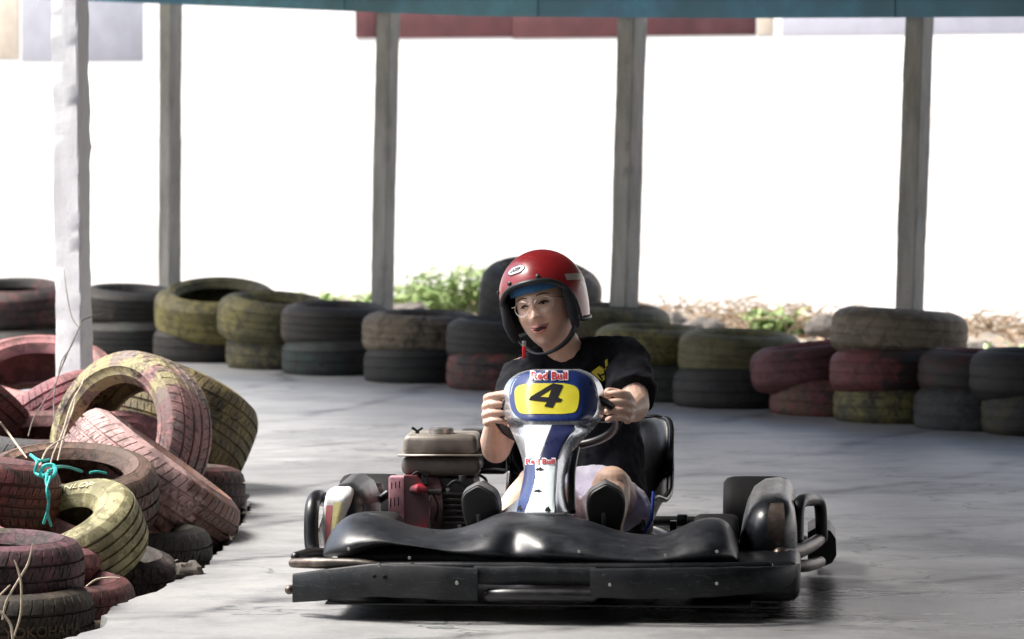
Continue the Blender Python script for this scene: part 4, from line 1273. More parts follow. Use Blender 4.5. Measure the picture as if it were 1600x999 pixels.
# image-right pod
rp_ = pod([(1150, 905), (1152, 868), (1156, 842), (1163, 815), (1174, 793), (1192, 781), (1215, 778), (1232, 784), (1241, 800), (1245, 830), (1246, 870), (1240, 905)], 0.05, 0.70, "side_pod", M_pod, 0.09)
rws = []
for i in range(13):
    py = 786 + 70 * i / 12
    xl, xr = interp([(786, 1204, 1224), (800, 1200, 1226), (825, 1199, 1226), (845, 1201, 1222), (856, 1204, 1216)], py)
    rws.append([K(xl + (xr - xl) * j / 6, py, 0.05 - 0.093 + 0.05 * ((py - 825) / 40) ** 2 * (1 if py < 825 else 0.3)) for j in range(7)])
G().grid(rws).obj("metal_patch", M_tubem, rp_, sharp=None)  # patch of metallic colour on the pod nose
# low side skirts and crash structure at image right
G().box(K(1195, 890, -0.02), (0.20, 0.62, 0.11), 0.03, 3).obj("side_skirt", M_plastic, kart)
G().tube([K(1246, 850, 0.25), K(1247, 800, 0.27), K(1252, 784, 0.32), K(1268, 781, 0.44), K(1281, 788, 0.5), K(1284, 840, 0.52)], [0.018, 0.018, 0.02, 0.019, 0.018, 0.018], 12, sub=5, round_ends=True).obj("guard_tube", M_tubeb, kart)
G().tube([K(1218, 866, -0.05), K(1245, 862, 0.1), K(1270, 850, 0.35), K(1284, 840, 0.6)], [0.02, 0.022, 0.02, 0.018], 12, sub=4, round_ends=True).obj("side_bar", M_tubem, kart)
G().tube([K(1240, 885, 0.1), K(1262, 884, 0.2), K(1282, 878, 0.5)], [0.018, 0.018, 0.016], 12, sub=4, round_ends=True).obj("side_bar", M_tubem, kart)
ob = [K(x, y, 0.75) for x, y in ((1262, 832), (1278, 823), (1298, 830), (1306, 842), (1307, 868), (1300, 880), (1275, 890), (1262, 880))]
G().loft([[p + Vector((0, d, 0)) for p in ob] for d in (0, 0.03, 0.3)]).obj("corner_guard", M_plastic, kart, sharp=30)
G().tube([K(1275, 850, 0.8), Vector((0.56, 1.3, 0.08)), Vector((0.3, 1.36, 0.06))], 0.016, 10, sub=4).obj("rear_stay", M_tubeb, kart)
# small brackets beside the seat
G().box(K(1066, 812, 0.5), (0.03, 0.04, 0.03), 0.004).obj("bracket", M_plastic, kart)
G().box(K(1052, 822, 0.5), (0.02, 0.04, 0.03), 0.004).obj("bracket", M_plastic, kart)

# --- engine -------------------------------------------------------------------------------
M_tank = mat_basic("grimy_tank_paint", (0.27, 0.245, 0.21), 0.42, var=0.4, scale=18, bump=0.1, col2=(0.11, 0.095, 0.08), wear=0.5, metal=0.2)
M_tank_lo = mat_basic("grimy_lower_tank", (0.10, 0.09, 0.075), 0.45, var=0.4, scale=18, bump=0.1, col2=(0.05, 0.045, 0.04), wear=0.5)
M_redp = mat_basic("red_starter_paint", (0.30, 0.014, 0.03), 0.36, var=0.3, scale=22, bump=0.12, col2=(0.09, 0.05, 0.055), wear=0.47, coat=0.2)
M_alloy = mat_basic("oily_alloy", (0.05, 0.05, 0.05), 0.5, metal=0.4, var=0.5, scale=30, bump=0.3)
EY = 0.66
def eb(px0, px1, py0, py1, yl, depth, nm, mat, bev=0.006, parent=None, seg=2, top=1.0):
    a = K(px0, py0, yl); b = K(px1, py1, yl)
    c = (a + b) / 2 + Vector((0, depth / 2, 0))
    return G().box(c, (abs(b.x - a.x), depth, abs(a.z - b.z)), bev, seg, top=top).obj(nm, mat, parent)
eng = eb(672, 742, 745, 850, EY + 0.02, 0.20, "engine", M_alloy, 0.012, kart)
eb(628, 746, 680, 712, EY - 0.01, 0.20, "fuel_tank_top", M_tank, 0.018, eng, 4, top=0.965)
eb(621, 755, 710, 714.5, EY - 0.022, 0.225, "tank_seam", M_tank, 0.003, eng, 1)
eb(626, 750, 714, 745, EY - 0.006, 0.19, "fuel_tank_bottom", M_tank_lo, 0.024, eng, 4)
cp = K(690, 677, EY + 0.06)
G().tube([cp + Vector((0, 0, -0.01)), cp + Vector((0, 0, 0.002)), cp + Vector((0, 0, 0.003)), cp + Vector((0, 0, 0.014)), cp + Vector((0, 0, 0.018))], [0.034, 0.034, 0.038, 0.038, 0.03], 20).obj("fuel_cap", M_steel2, eng, sharp=30)
wp = K(652, 679, EY + 0.05)
G().box(wp + Vector((0, 0, -0.002)), (0.04, 0.03, 0.008), 0.002).obj("vent_plate", M_plastic, eng)
G().tube([wp, wp + Vector((0, 0, 0.012))], 0.006, 8).tube([wp + Vector((0, 0, 0.01)), wp + Vector((-0.016, 0, 0.02))], 0.004, 6).tube([wp + Vector((0, 0, 0.01)), wp + Vector((0.016, 0, 0.02))], 0.004, 6).obj("wing_nut", M_plastic, eng)
eb(716, 792, 674, 742, EY + 0.19, 0.12, "air_filter_box", M_plastic, 0.012, eng)
# starter cover: drum facing the side, slotted
st = K(640, 785, EY + 0.04)
Mx = Matrix.Rotation(radians(-72), 3, 'Y') @ Matrix.Identity(3)
Mx = Matrix.Rotation(radians(18), 3, 'Z') @ Matrix.Rotation(radians(-90), 3, 'Y')
prof = [(0.0005, 0.035), (0.05, 0.035), (0.074, 0.030), (0.084, 0.018), (0.088, 0.0), (0.092, -0.03), (0.09, -0.06), (0.0005, -0.06)]
stc = G().disc_ring(prof, 36, Mx, st + Vector((0.02, 0, -0.005))).obj("starter_cover", M_redp, eng, sharp=35)
slot_col = M_black
for row_, (y0_, y1_) in enumerate(((753, 765), (778, 793))):
    for q in range(3):
        xs0 = 611 + q * 6 + (0 if row_ == 0 else -1.5)
        a = K(xs0, y0_ - q * 1.0, EY - 0.0505); b = K(xs0 + 2.6, y1_ - q * 1.0, EY - 0.0505)
        G().box((a + b) / 2, (abs(b.x - a.x), 0.01, abs(a.z - b.z)), 0.0015, 1).obj("slot", slot_col, stc)
# slotted guard facing the camera and the red fan shroud behind it
eb(607, 632, 745, 822, EY - 0.055, 0.05, "starter_guard", mat_basic("pale_red_grille", (0.42, 0.22, 0.25), 0.4, var=0.3, scale=40), 0.006, eng)
sh = [K(x, y, EY - 0.052) for x, y in ((631, 744), (650, 744), (662, 757), (668, 772), (672, 786), (668, 826), (631, 826))]
G().loft([[p + Vector((0, d, 0)) for p in sh] for d in (0, 0.004, 0.10)]).obj("fan_shroud", M_redp, eng, sharp=30)
G().tube([K(646, 765, EY - 0.055), K(655, 764, EY - 0.075), K(664, 766, EY - 0.07)], [0.012, 0.016, 0.01], 10, sub=2, round_ends=True).obj("stop_switch", M_redp, eng)
G().tube([K(592, 782, EY - 0.03), K(606, 772, EY - 0.03)], [0.011, 0.014], 10, round_ends=True).obj("pull_handle", M_plastic, eng)
for (x, y0_, y1_) in ((664, 742, 756), (722, 743, 757)):
    G().tube([K(x, y0_, EY - 0.02), K(x, y1_, EY - 0.02)], 0.010, 10).obj("tank_post", M_alloy, eng)
eb(660, 690, 765, 773, EY - 0.035, 0.08, "governor_arm", M_alloy, 0.004, eng)
eb(667, 672, 775, 826, EY - 0.045, 0.08, "shroud_edge", M_steel2, 0.002, eng)
for q in range(6):
    eb(690, 738, 770 + q * 9, 774 + q * 9, EY - 0.005, 0.03, "cooling_fin", M_alloy, 0.001, eng, 1)
for (x, y) in ((735, 765), (735, 800), (700, 765), (718, 822), (742, 783)):
    p = K(x, y, EY - 0.01); G().tube([p, p + Vector((0, -0.012, 0))], 0.006, 6).obj("bolt", M_steel2, eng)
G().tube([K(752, 733, EY + 0.02), K(770, 733, EY), K(790, 735, EY - 0.02)], 0.0035, 6, sub=3).obj("throttle_cable", M_tubeb, kart)
for pts, r in (([(700, 760), (712, 752), (728, 760), (738, 778)], 0.005), ([(748, 742), (760, 752), (752, 775), (744, 800)], 0.0045), ([(676, 772), (684, 790), (680, 815)], 0.004), ([(640, 748), (652, 738), (668, 745)], 0.004)):
    G().tube([K(x, y, EY - 0.03) for x, y in pts], r, 6, sub=4).obj("hose", M_plastic, eng)
for (x, y) in ((545, 858), (640, 872), (905, 862), (1040, 868), (1120, 862)):
    bolt(x, y, -0.43, 0.005, "bolt", M_steel2, bump)
# exhaust behind and rear cover at image left
G().tube([K(562, 765, 0.72), K(590, 764, 0.80)], 0.02, 12, round_ends=True).obj("exhaust_stub", M_tubem, kart)
eb(574, 612, 758, 815, 0.98, 0.03, "rear_guard_plate", M_plastic, 0.006, kart)

# ------------------------------------------------------------------ the driver
person = empty("person", KO, (0, 0, -KA))
tag(person, "man in red open-face helmet, glasses and black T-shirt steering the kart", "person")
def mat_skin():
    m, t, p = new_mat("skin")
    k = NT(t); vec = k.coord("Object"); n1 = k.noise(vec, 22, 6, 0.7); n2 = k.noise(vec, 160, 4, 0.7)
    c = k.mix(k.ramp(n1, 0.3, 0.7), (0.64, 0.41, 0.31), (0.77, 0.54, 0.43))
    t.links.new(c, p.inputs["Base Color"]); p.inputs["Roughness"].default_value = 0.48
    p.inputs["Subsurface Weight"].default_value = 0.15
    p.inputs["Subsurface Radius"].default_value = (0.012, 0.004, 0.002)
    p.inputs["Subsurface Scale"].default_value = 0.5
    t.links.new(k.bump(n2, 0.25, 0.003), p.inputs["Normal"])
    return m
M_skin = mat_skin()
M_shirt = mat_basic("black_cotton", (0.006, 0.007, 0.011), 0.85, var=0.3, scale=60, bump=0.2, spec=0.25)
M_shorts = mat_basic("lavender_shorts", (0.55, 0.53, 0.64), 0.85, var=0.12, scale=40, bump=0.2)
M_shoe = mat_basic("shoe_black", (0.012, 0.012, 0.013), 0.55, var=0.3, scale=30)
M_sole_edge = mat_basic("shoe_grey_rubber", (0.07, 0.07, 0.07), 0.6, var=0.2, scale=30)

HC = K(851, 479, 0.64)                                     # middle of the head
HM = (Matrix.Rotation(radians(-15), 3, 'Y') @ Matrix.Rotation(radians(-15), 3, 'Z') @ Matrix.Rotation(radians(-4), 3, 'X'))
def H(x, y, z):
    return HC + HM @ Vector((x, y, z))
def g2(x, z, cx, cz, sx, sz):
    return exp(-((x - cx) / sx) ** 2 - ((z - cz) / sz) ** 2)
def face_shape(p):
    x, y, z = p
    if z < 0:
        t = min(1, -z / 0.125)
        x *= 1 - 0.24 * t ** 2
        y = y * (1 - 0.12 * t) - 0.012 * t if y < 0 else y * (1 - 0.45 * t)
    if y < 0:
        d = 0.0
        d += 0.011 * g2(x, z, 0, 0.008, 0.010, 0.022)                      # nose bridge
        d += 0.026 * g2(x, z, 0, -0.028, 0.0115, 0.017)                    # nose tip
        d += 0.009 * (g2(x, z, 0.014, -0.033, 0.008, 0.009) + g2(x, z, -0.014, -0.033, 0.008, 0.009))   # wings
        d -= 0.010 * (g2(x, z, 0.031, 0.010, 0.017, 0.012) + g2(x, z, -0.031, 0.010, 0.017, 0.012))     # eye hollows
        d += 0.005 * (g2(x, z, 0.030, 0.031, 0.022, 0.009) + g2(x, z, -0.030, 0.031, 0.022, 0.009))     # brows
        d += 0.010 * (g2(x, z, 0.042, -0.024, 0.018, 0.016) + g2(x, z, -0.042, -0.026, 0.018, 0.020))   # cheeks
        d -= 0.005 * g2(x, z, 0, -0.048, 0.02, 0.006)
        d += 0.008 * g2(x, z, 0, -0.063, 0.026, 0.014)                     # lips
        d -= 0.004 * g2(x, z, 0, -0.083, 0.02, 0.007)
        d += 0.010 * g2(x, z, 0, -0.108, 0.026, 0.015)                     # chin
        y -= d
    return Vector((x, y, z))
def ff(x, z, lift=0.0):
    """point of the face front at head-local (x, z)"""
    rx, ry, rz = 0.082, 0.100, 0.134
    s = max(0.02, 1 - (x / rx) ** 2 - (z / rz) ** 2)
    # undo jaw narrowing so the returned x is where asked
    t = min(1, max(0, -z / 0.125)); k_ = 1 - 0.24 * t ** 2
    x0 = x / k_
    s = max(0.02, 1 - (x0 / rx) ** 2 - (z / rz) ** 2)
    q = face_shape(Vector((x0, -ry * sqrt(s), z)))
    return H(q.x, q.y - lift, q.z)

body = G()
body.ellipsoid((0, 0, 0), (0.082, 0.100, 0.134), 56, 44, fn=lambda p: face_shape(p))
body.v = [HC + HM @ p for p in body.v]
# neck, trunk
NB = K(893, 562, 0.71)
body.tube([H(0, 0.025, -0.05), (H(0, 0.02, -0.10) + NB) / 2 + Vector((0, 0.0, 0)), NB, NB + Vector((0.01, 0.02, -0.06))], [0.055, 0.056, 0.064, 0.08], 20, sub=3)
PEL = K(925, 812, 0.62); CH = K(905, 640, 0.72); BEL = K(918, 730, 0.68)
SHL = K(976, 562, 0.69); SHR = K(815, 588, 0.68)
body.tube([PEL, BEL, CH, K(897, 585, 0.72)], [0.14, 0.145, 0.155, 0.10], 24, flat=0.8, up=(0, 1, 0), sub=4, round_ends=True)
body.tube([SHR, K(860, 580, 0.71), K(930, 568, 0.72), SHL], [0.055, 0.065, 0.065, 0.058], 16, sub=3, round_ends=True)
# arms
ELL = K(992, 634, 0.46); HDL = K(963, 638, 0.25)
ELR = K(775, 702, 0.44); HDR = K(778, 642, 0.235)
WRL = HDL + Vector((0.032, 0.085, -0.012)); WRR = HDR + Vector((-0.012, 0.075, -0.035))
body.tube([SHL, SHL.lerp(ELL, 0.5), ELL], [0.056, 0.052, 0.043], 16, round_ends=True)
body.tube([ELL, ELL.lerp(WRL, 0.3), ELL.lerp(WRL, 0.7), WRL], [0.043, 0.045, 0.034, 0.027], 16, round_ends=True)
body.tube([SHR, SHR.lerp(ELR, 0.5), ELR], [0.055, 0.050, 0.042], 16, round_ends=True)
body.tube([ELR, ELR.lerp(WRR, 0.3), ELR.lerp(WRR, 0.7), WRR], [0.042, 0.046, 0.036, 0.028], 16, round_ends=True)
# hands closed on the rim: fingers wrap the camera side, thumb on the driver's side
def hand(c, wr, s, tilt):
    R = Matrix.Rotation(tilt, 3, 'X')
    def P(x, y, z): return c + R @ Vector((s * x, y, z))
    for i, (zz, L, r) in enumerate(((0.038, 1.0, 0.0094), (0.0135, 1.08, 0.0097), (-0.011, 1.02, 0.0094), (-0.034, 0.86, 0.0084))):
        kx = 0.036 - (0.004 if i in (0, 3) else 0)
        kn = P(kx, 0.004, zz)
        body.tube([wr, wr.lerp(kn, 0.6) + Vector((s * 0.008, 0, 0)), kn], [0.016, 0.015, 0.0125], 10, round_ends=True)
        body.tube([kn, P(0.020 * L, -0.030, zz), P(-0.010 * L, -0.034, zz - 0.001), P(-0.028 * L, -0.014, zz - 0.002), P(-0.022, 0.006, zz - 0.002)],
                  [r * 1.15, r * 1.08, r, r * 0.95, r * 0.85], 10, sub=3, round_ends=True)
    body.tube([wr + Vector((0, 0, 0.012)), P(0.020, 0.040, 0.040), P(-0.006, 0.030, 0.050), P(-0.022, 0.008, 0.050), P(-0.026, -0.010, 0.046)], [0.018, 0.016, 0.0135, 0.0115, 0.010], 10, sub=3, round_ends=True)
hand(HDL, WRL, 1.0, radians(-14)); hand(HDR, WRR, -1.0, radians(-14))
# legs: thigh, knee, shin
HPL = K(968, 822, 0.56); KNL = K(956, 760, 0.28); ANL = K(950, 848, 0.03)
HPR = K(880, 822, 0.56); KNR = K(838, 758, 0.28); ANR = K(764, 840, 0.02)
for hp, kn, an in ((HPL, KNL, ANL), (HPR, KNR, ANR)):
    body.tube([hp, hp.lerp(kn, 0.5), kn], [0.085, 0.074, 0.058], 18, round_ends=True)
    body.ellipsoid(kn + Vector((0, -0.012, 0.008)), (0.052, 0.05, 0.052), 16, 10)
    d = an - kn
    body.tube([kn, kn + d * 0.3 + Vector((0, 0.02, 0)), kn + d * 0.65 + Vector((0, 0.012, 0)), an], [0.055, 0.054, 0.042, 0.034], 16, sub=2, round_ends=True)
bo = body.obj("body", M_skin, person, sharp=None)
def remesh(o, vox, it=6):
    m = o.modifiers.new("skin", 'REMESH'); m.mode = 'VOXEL'; m.voxel_size = vox; m.use_smooth_shade = True
    s = o.modifiers.new("soften", 'SMOOTH'); s.factor = 0.5; s.iterations = it
remesh(bo, 0.0032, 2)

# --- T-shirt
sh = G()
sh.tube([PEL + Vector((0, 0, 0.02)), BEL, CH, K(897, 590, 0.72)], [0.165, 0.168, 0.178, 0.115], 28, flat=0.82, up=(0, 1, 0), sub=5, round_ends=True)
sh.tube([SHR + Vector((0.01, 0, 0)), K(860, 578, 0.71), K(930, 566, 0.72), SHL], [0.066, 0.078, 0.080, 0.070], 18, sub=4, round_ends=True)
slL = SHL.lerp(ELL, 0.80); slR = SHR.lerp(ELR, 0.62)
def fold(base, tip, r0, r1, seed):
    n = 14; P = []; Rr = []
    for i in range(n + 1):
        t = i / n
        P.append(base.lerp(tip, t)); Rr.append(r0 + (r1 - r0) * t + 0.0035 * sin(t * 15 + seed))
    sh.tube(P, Rr, 20)
fold(SHL, slL, 0.068, 0.073, 0.5); fold(SHR, slR, 0.064, 0.066, 2.0)
# collar rib
sh.tube([NB + Vector((0.072 * cos(a), 0.07 * sin(a), -0.012 + 0.012 * sin(a))) for a in [2 * pi * k_ / 24 for k_ in range(25)]], 0.010, 8)
so_ = sh.obj("t_shirt", M_shirt, person, sharp=None)
remesh(so_, 0.006, 4)
dp = so_.modifiers.new("creases", 'DISPLACE')
tx = bpy.data.textures.new("creases", 'CLOUDS'); tx.noise_scale = 0.07; tx.noise_depth = 3
dp.texture = tx; dp.strength = 0.03; dp.mid_level = 0.5
# yellow chest badge
M_badge = mat_basic("yellow_print", (0.62, 0.52, 0.04), 0.7, var=0.1)
badge = [[(922, 580), (944, 562), (948, 560), (951, 566), (954, 598), (948, 596), (940, 600)], ]
dg0 = None
def badge_poly(pts, nm, mat, yl, lift):
    P = [K(x, y, yl - lift) for x, y in pts]
    c = sum(P, Vector()) / len(P)
    n = len(P)
    back = [p + Vector((0, 0.05, 0)) for p in P]
    G().add(P + back, [tuple(range(n))] + [(i, (i + 1) % n, n + (i + 1) % n, n + i) for i in range(n)]).obj(nm, mat, so_, smooth=False)
BY = 0.585
badge_poly([(924, 582), (936, 573), (944, 578), (949, 574), (950, 590), (941, 596), (933, 590)], "chest_badge", M_badge, BY, 0.0)
badge_poly([(945, 564), (949, 562), (950, 571), (946, 575)], "chest_badge", M_badge, BY, 0.0)
for a, b in (((934, 584), (941, 594)), ((944, 578), (947, 592)), ((936, 588), (950, 582))):
    G().tube([K(a[0], a[1], BY - 0.001), K(b[0], b[1], BY - 0.001)], 0.0022, 6).obj("badge_line", M_black, so_)

# --- shorts
sr = G()
sr.tube([PEL + Vector((0, 0.02, -0.01)), PEL + Vector((0, 0, 0.05))], [0.16, 0.15], 22, flat=0.8, up=(0, 1, 0), round_ends=True)
for hp, kn in ((HPL, KNL), (HPR, KNR)):
    e = hp.lerp(kn, 0.74) + Vector((0, 0, -0.045))
    sr.tube([hp, hp.lerp(e, 0.5), e], [0.100, 0.105, 0.108], 22, sub=3)
sro = sr.obj("shorts", M_shorts, person, sharp=None)
remesh(sro, 0.007, 4)
dp = sro.modifiers.new("creases", 'DISPLACE'); dp.texture = tx; dp.strength = 0.014; dp.mid_level = 0.5
M_bluest = mat_basic("blue_stripe", (0.03, 0.08, 0.45), 0.8, var=0.1)
G().tube([KNL + Vector((0.118, 0.06, -0.02)), KNL + Vector((0.112, 0.045, -0.10)), KNL + Vector((0.09, 0.04, -0.14))], 0.010, 8, flat=0.5).obj("stripe", M_bluest, sro)

# --- shoes: soles towards the camera, toes up
def shoe(c, yaw, nm="shoe", tilt=52):
    """c: middle of the sole; sole plane tilted back"""
    tl = radians(24)
    M = Matrix.Rotation(yaw, 3, 'Z') @ Matrix(((-1, 0, 0), (0, -sin(tl), cos(tl)), (0, cos(tl), sin(tl))))
    # in shoe space: x across, y along (toe +y after tilting up), z = out of the sole towards -z
    tab0 = [(-0.135, 0.016), (-0.12, 0.030), (-0.09, 0.037), (-0.04, 0.036), (0.0, 0.037), (0.05, 0.045), (0.09, 0.046), (0.12, 0.038), (0.138, 0.018)]
    tab = [(-0.140 + 0.281 * q / 28, 0.0) for q in range(29)]
    tab = [(yy, max(0.004, interp(tab0, yy)[0] * min(1.0, sqrt(max(0, 1 - (abs(yy) / 0.1415) ** 10))))) for yy, _ in tab]
    def outline(k, z, sh_=0.0):
        pts = []
        for (yy, w) in tab: pts.append(Vector((w * 1.12 * k, yy * (1 if k <= 1 else 1.02), z)))
        for (yy, w) in tab[::-1]: pts.append(Vector((-w * 1.12 * k, yy * (1 if k <= 1 else 1.02), z)))
        return pts
    root = G().loft([[c + M @ p for p in outline(k, z)] for k, z in ((0.93, -0.024), (1.0, -0.02), (1.02, -0.004), (0.98, 0.0))]).obj(nm, M_shoe, person, sharp=50)
    G().loft([[c + M @ p for p in outline(k, z)] for k, z in ((1.03, -0.016), (1.045, -0.012), (1.045, 0.0), (1.03, 0.006))]).obj("welt", M_sole_edge, root, sharp=50)
    up = G()
    for a in range(1):
        rings = []
        for (k, z) in ((1.0, 0.004), (0.98, 0.03), (0.86, 0.052), (0.6, 0.066), (0.25, 0.07)):
            rings.append([c + M @ (p - Vector((0, 0.03 * (z / 0.07), 0))) for p in outline(k, z)])
        up.loft(rings)
    up.obj("upper", M_shoe, root, sharp=60)
    gp = G().tube([c + M @ Vector((0.004, -0.03, -0.0245)), c + M @ Vector((0.006, 0.05, -0.0245))], 0.0065, 8, flat=0.4, up=(M @ Vector((0, 0, 1))), round_ends=True)
    gp.obj("sole_groove", M_sole_edge, root)
shoe(K(946, 822, -0.05), radians(4)); shoe(K(756, 824, -0.06), radians(-8))

# --- face details
M_eye = mat_basic("eye_white", (0.36, 0.30, 0.27), 0.3, var=0.05); M_iris = mat_basic("iris_dark", (0.015, 0.01, 0.008), 0.2, var=0.05)
M_brow = mat_basic("brow_hair", (0.03, 0.02, 0.017), 0.8, var=0.2); M_lip = mat_basic("lip", (0.50, 0.20, 0.17), 0.4, var=0.1); M_mouth = mat_basic("mouth_dark", (0.05, 0.012, 0.012), 0.5)
for s in (-1, 1):
    c = ff(s * 0.031, 0.008, -0.0025)
    ey = G().ellipsoid(c, (0.0120, 0.007, 0.0034), 16, 10, M=HM).obj("eye", M_eye, person)
    G().ellipsoid(ff(s * 0.031 - 0.003, 0.008, 0.0032), (0.0052, 0.002, 0.0034), 12, 8, M=HM).obj("iris", M_iris, ey)
    G().tube([ff(s * (0.031 - 0.015), 0.0085, 0.002), ff(s * 0.027, 0.0128, 0.005), ff(s * 0.036, 0.0124, 0.005), ff(s * 0.046, 0.008, 0.002)], [0.0014, 0.0030, 0.0030, 0.0014], 6, sub=3).obj("eyelid", M_brow, ey)
    G().tube([ff(s * (0.031 - 0.015), 0.0055, 0.0015), ff(s * 0.031, 0.0015, 0.0035), ff(s * 0.045, 0.006, 0.0015)], [0.001, 0.0022, 0.001], 6, sub=3).obj("lower_lid", M_skin, ey)
    G().tube([ff(s * 0.015, 0.032, 0.0), ff(s * 0.028, 0.0355, 0.0), ff(s * 0.042, 0.034, 0.0), ff(s * 0.053, 0.028, 0.0)], [0.0018, 0.003, 0.0026, 0.0014], 8, flat=0.6, sub=3).obj("eyebrow", M_brow, person)
mo = G().ellipsoid(ff(0.002, -0.064, -0.003), (0.022, 0.008, 0.0058), 18, 10, M=HM).obj("mouth", M_mouth, person)
G().tube([ff(-0.030, -0.0535, 0.0), ff(-0.013, -0.0560, 0.0035), ff(0.0, -0.057, 0.0045), ff(0.013, -0.0560, 0.0035), ff(0.030, -0.053, 0.0)], [0.0010, 0.0024, 0.0026, 0.0024, 0.0010], 8, sub=3).obj("lip", M_lip, mo)
G().tube([ff(-0.029, -0.0550, 0.0), ff(-0.014, -0.0680, 0.0035), ff(0.0, -0.0735, 0.0045), ff(0.014, -0.0680, 0.0035), ff(0.029, -0.0545, 0.0)], [0.0012, 0.0046, 0.0052, 0.0046, 0.0012], 8, sub=3).obj("lip", M_lip, mo)

# --- glasses
M_wire = mat_basic("thin_silver_wire", (0.75, 0.70, 0.62), 0.22, metal=1.0, var=0.05)
gl_root = None
def rimpt(s, a):
    x = s * 0.035 + 0.026 * cos(a); z = 0.006 + 0.0205 * sin(a) * (1 if sin(a) > 0 else 1.1)
    return H(x, -0.112 + 0.35 * (x ** 2) / 0.06, z)
for s in (-1, 1):
    pts = [rimpt(s, 2 * pi * k_ / 32) for k_ in range(33)]
    o = G().tube(pts, 0.0009, 6).obj("spectacles" if gl_root is None else "spectacle_rim", M_wire, person if gl_root is None else gl_root)
    if gl_root is None: gl_root = o
    G().tube([rimpt(s, 0.5 if s > 0 else pi - 0.5), H(s * 0.070, -0.085, 0.016), H(s * 0.079, -0.02, 0.012)], 0.0012, 6).obj("temple", M_wire, gl_root)
m_, t_, p_ = new_mat("spectacle_lens")
p_.inputs["Base Color"].default_value = (1, 1, 1, 1); p_.inputs["Transmission Weight"].default_value = 1.0; p_.inputs["Roughness"].default_value = 0.0; p_.inputs["IOR"].default_value = 1.03
for s in (-1, 1):
    rws = [[rimpt(s, 2 * pi * k_ / 24) * r + H(s * 0.035, -0.1125, 0.006) * (1 - r) for k_ in range(24)] for r in (0.05, 0.5, 0.97)]
    G().grid(rws, closed_u=True).obj("lens", m_, gl_root)
G().tube([rimpt(-1, 0.35), H(0, -0.116, 0.016), rimpt(1, pi - 0.35)], 0.0013, 6, sub=3).obj("bridge", M_wire, gl_root)

# --- helmet
M_helm = mat_basic("helmet_red", (0.30, 0.006, 0.011), 0.30, scratch=0.18, var=0.12, scale=10, bump=0.02, coat=0.25, col2=(0.20, 0.008, 0.011), wear=0.55)
M_trim = mat_basic("helmet_trim", (0.012, 0.016, 0.02), 0.4, var=0.2); M_pad = mat_basic("helmet_padding", (0.015, 0.017, 0.022), 0.9, var=0.3)
HZ = 0.036
RX, RY, RZ = 0.128, 0.142, 0.134
def hshell(az, z, k=1.0):
    """az from the face direction; z height above the shell centre"""
    q = max(-0.98, min(0.999, z / RZ))
    r = sqrt(1 - q * q) if z > 0 else sqrt(1 - (0.55 * z / RZ) ** 2)
    return Vector((RX * r * sin(az), -RY * r * cos(az) + 0.012, z + HZ)) * 1.0 if k == 1.0 else Vector((RX * r * sin(az) * k, -RY * r * cos(az) * k + 0.012, z * k + HZ))
def zmin(az):
    a = abs(az)
    low = -0.100 + 0.012 * smooth01((a - radians(90)) / radians(60))
    if a >= radians(70): return low
    return low + (0.040 - low) * sqrt(1 - (a / radians(70)) ** 2.6)
NA = 120
def shell_grid(k, zlift=0.0):
    rws = []
    for j in range(NA):
        az = -pi + 2 * pi * j / NA
        zb = zmin(az) + zlift
        col = []
        for i in range(42):
            # even steps in polar angle from the crown to the rim
            th1 = math.acos(max(-1, min(1, zb / RZ)))
            th = max(0.01, th1 * i / 41); z = RZ * cos(th)
            col.append(HC + HM @ hshell(az, z, k))
        rws.append(col)
    return rws
rws = shell_grid(1.0)
helmet = G().grid(rws, closed_v=True).obj("helmet", M_helm, person, sharp=None)
G().grid(shell_grid(0.92), closed_v=True).obj("helmet_liner", M_pad, helmet, sharp=None)
rim_pts = [HC + HM @ hshell(-pi + 2 * pi * (j % NA) / NA, zmin(-pi + 2 * pi * (j % NA) / NA), 0.985) for j in range(NA + 1)]
G().tube(rim_pts, 0.0085, 10, cap=False).obj("edge_trim", M_trim, helmet)
# cheek pads between the shell and the jaw
for s in (-1, 1):
    G().tube([HC + HM @ Vector((s * 0.099, -0.066, 0.03)), HC + HM @ Vector((s * 0.102, -0.060, -0.03)), HC + HM @ Vector((s * 0.096, -0.046, -0.075))], [0.012, 0.016, 0.013], 12, sub=3, round_ends=True).obj("cheek_pad", M_pad, helmet)
# blue cloth band at the forehead
M_band = mat_basic("blue_cloth", (0.03, 0.13, 0.30), 0.8, var=0.25, scale=30)
rws = []
for j in range(25):
    az = radians(-66) + radians(132) * j / 24
    rws.append([HC + HM @ Vector((0.091 * sin(az) * q, -0.110 * cos(az) * q, z)) for z, q in ((0.044, 0.97), (0.050, 1.0), (0.060, 1.0), (0.075, 0.97))])
G().grid(rws).obj("forehead_band", M_band, helmet, sharp=None)
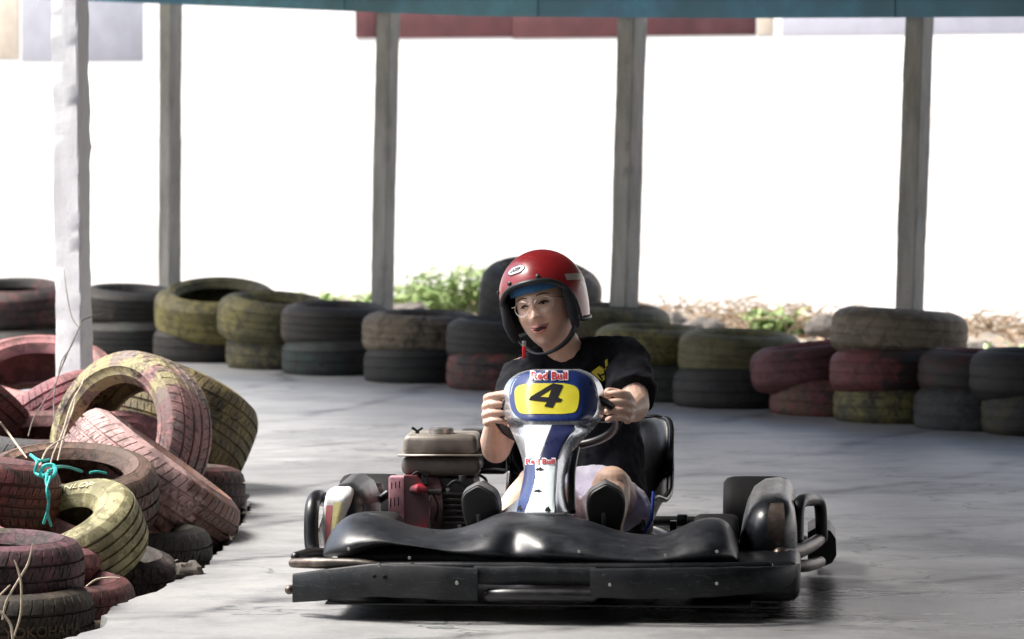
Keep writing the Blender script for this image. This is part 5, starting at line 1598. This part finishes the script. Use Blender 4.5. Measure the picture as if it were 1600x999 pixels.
# chin strap
G().tube([HC + HM @ Vector(q) for q in ((0.104, -0.035, -0.05), (0.086, -0.050, -0.092), (0.060, -0.072, -0.120), (0.015, -0.092, -0.137), (-0.030, -0.088, -0.132), (-0.068, -0.060, -0.105), (-0.100, -0.035, -0.06))],
         [0.018, 0.016, 0.013, 0.009, 0.007, 0.007, 0.010], 10, flat=0.55, sub=4).obj("chin_strap", M_trim, helmet)
tp = K(819, 551, 0.52)
G().box(tp, (0.011, 0.007, 0.034), 0.002).obj("strap_tag", mat_basic("red_tag", (0.55, 0.01, 0.02), 0.4), helmet)
G().box(tp + Vector((0, 0, 0.026)), (0.012, 0.006, 0.016), 0.002).obj("buckle", M_steel2, helmet)
# snap studs, badge with lettering, silver stripe
def on_helm(az, z, k): return HC + HM @ hshell(az, z, k)
for az, z in ((radians(-26), 0.050), (radians(-70), 0.035), (radians(20), 0.050)):
    p = on_helm(az, z, 0.995); n_ = (on_helm(az, z, 1.05) - p).normalized()
    G().tube([p, p + n_ * 0.005, p + n_ * 0.007], [0.0068, 0.0068, 0.004], 12).obj("snap_stud", M_trim, helmet)
def helm_patch(outline_fn, n, m, lift, nm, mat):
    rws = [[on_helm(*outline_fn(i / n, j / m), lift) for j in range(m + 1)] for i in range(n + 1)]
    return G().grid(rws).obj(nm, mat, helmet, sharp=None)
def hexa(cx, cz, w, h, tip, tilt):
    def fn(u, v):
        x = (u - 0.5) * w
        e = max(0.0, (abs(x) - (w / 2 - tip)) / tip)
        y = (v - 0.5) * h * (1 - 0.75 * e)
        return (cx + x / 0.125 * 1.0, cz + y + x * tilt)
    return fn
helm_patch(hexa(radians(-16), 0.084, 0.078, 0.024, 0.016, 0.05), 16, 4, 1.012, "badge_border", M_black)
helm_patch(hexa(radians(-16), 0.084, 0.073, 0.0195, 0.015, 0.05), 16, 4, 1.018, "badge", M_white_ink)
v, f = text_geom("LAZER", 1.0, 0.03, 0.15)
xs = [p.x for p in v]; w_ = max(xs) - min(xs); mx = (max(xs) + min(xs)) / 2
pts = []
for p in v:
    x = (p.x - mx) / w_ * 0.047
    pts.append(on_helm(radians(-16) + x / 0.125, 0.084 + p.y / 0.7 * 0.0085 + x * 0.05, 1.026))
G().add(pts, f).obj("badge_lettering", M_black, helmet, smooth=False)
def stripe(u, v):
    az = radians(58) + radians(60) * u
    return (az, 0.030 + 0.014 * (v - 0.5) * 1.4 - 0.012 * u)
helm_patch(stripe, 20, 4, 1.006, "silver_stripe", mat_basic("silver_tape", (0.45, 0.43, 0.38), 0.35, metal=0.4, var=0.2))
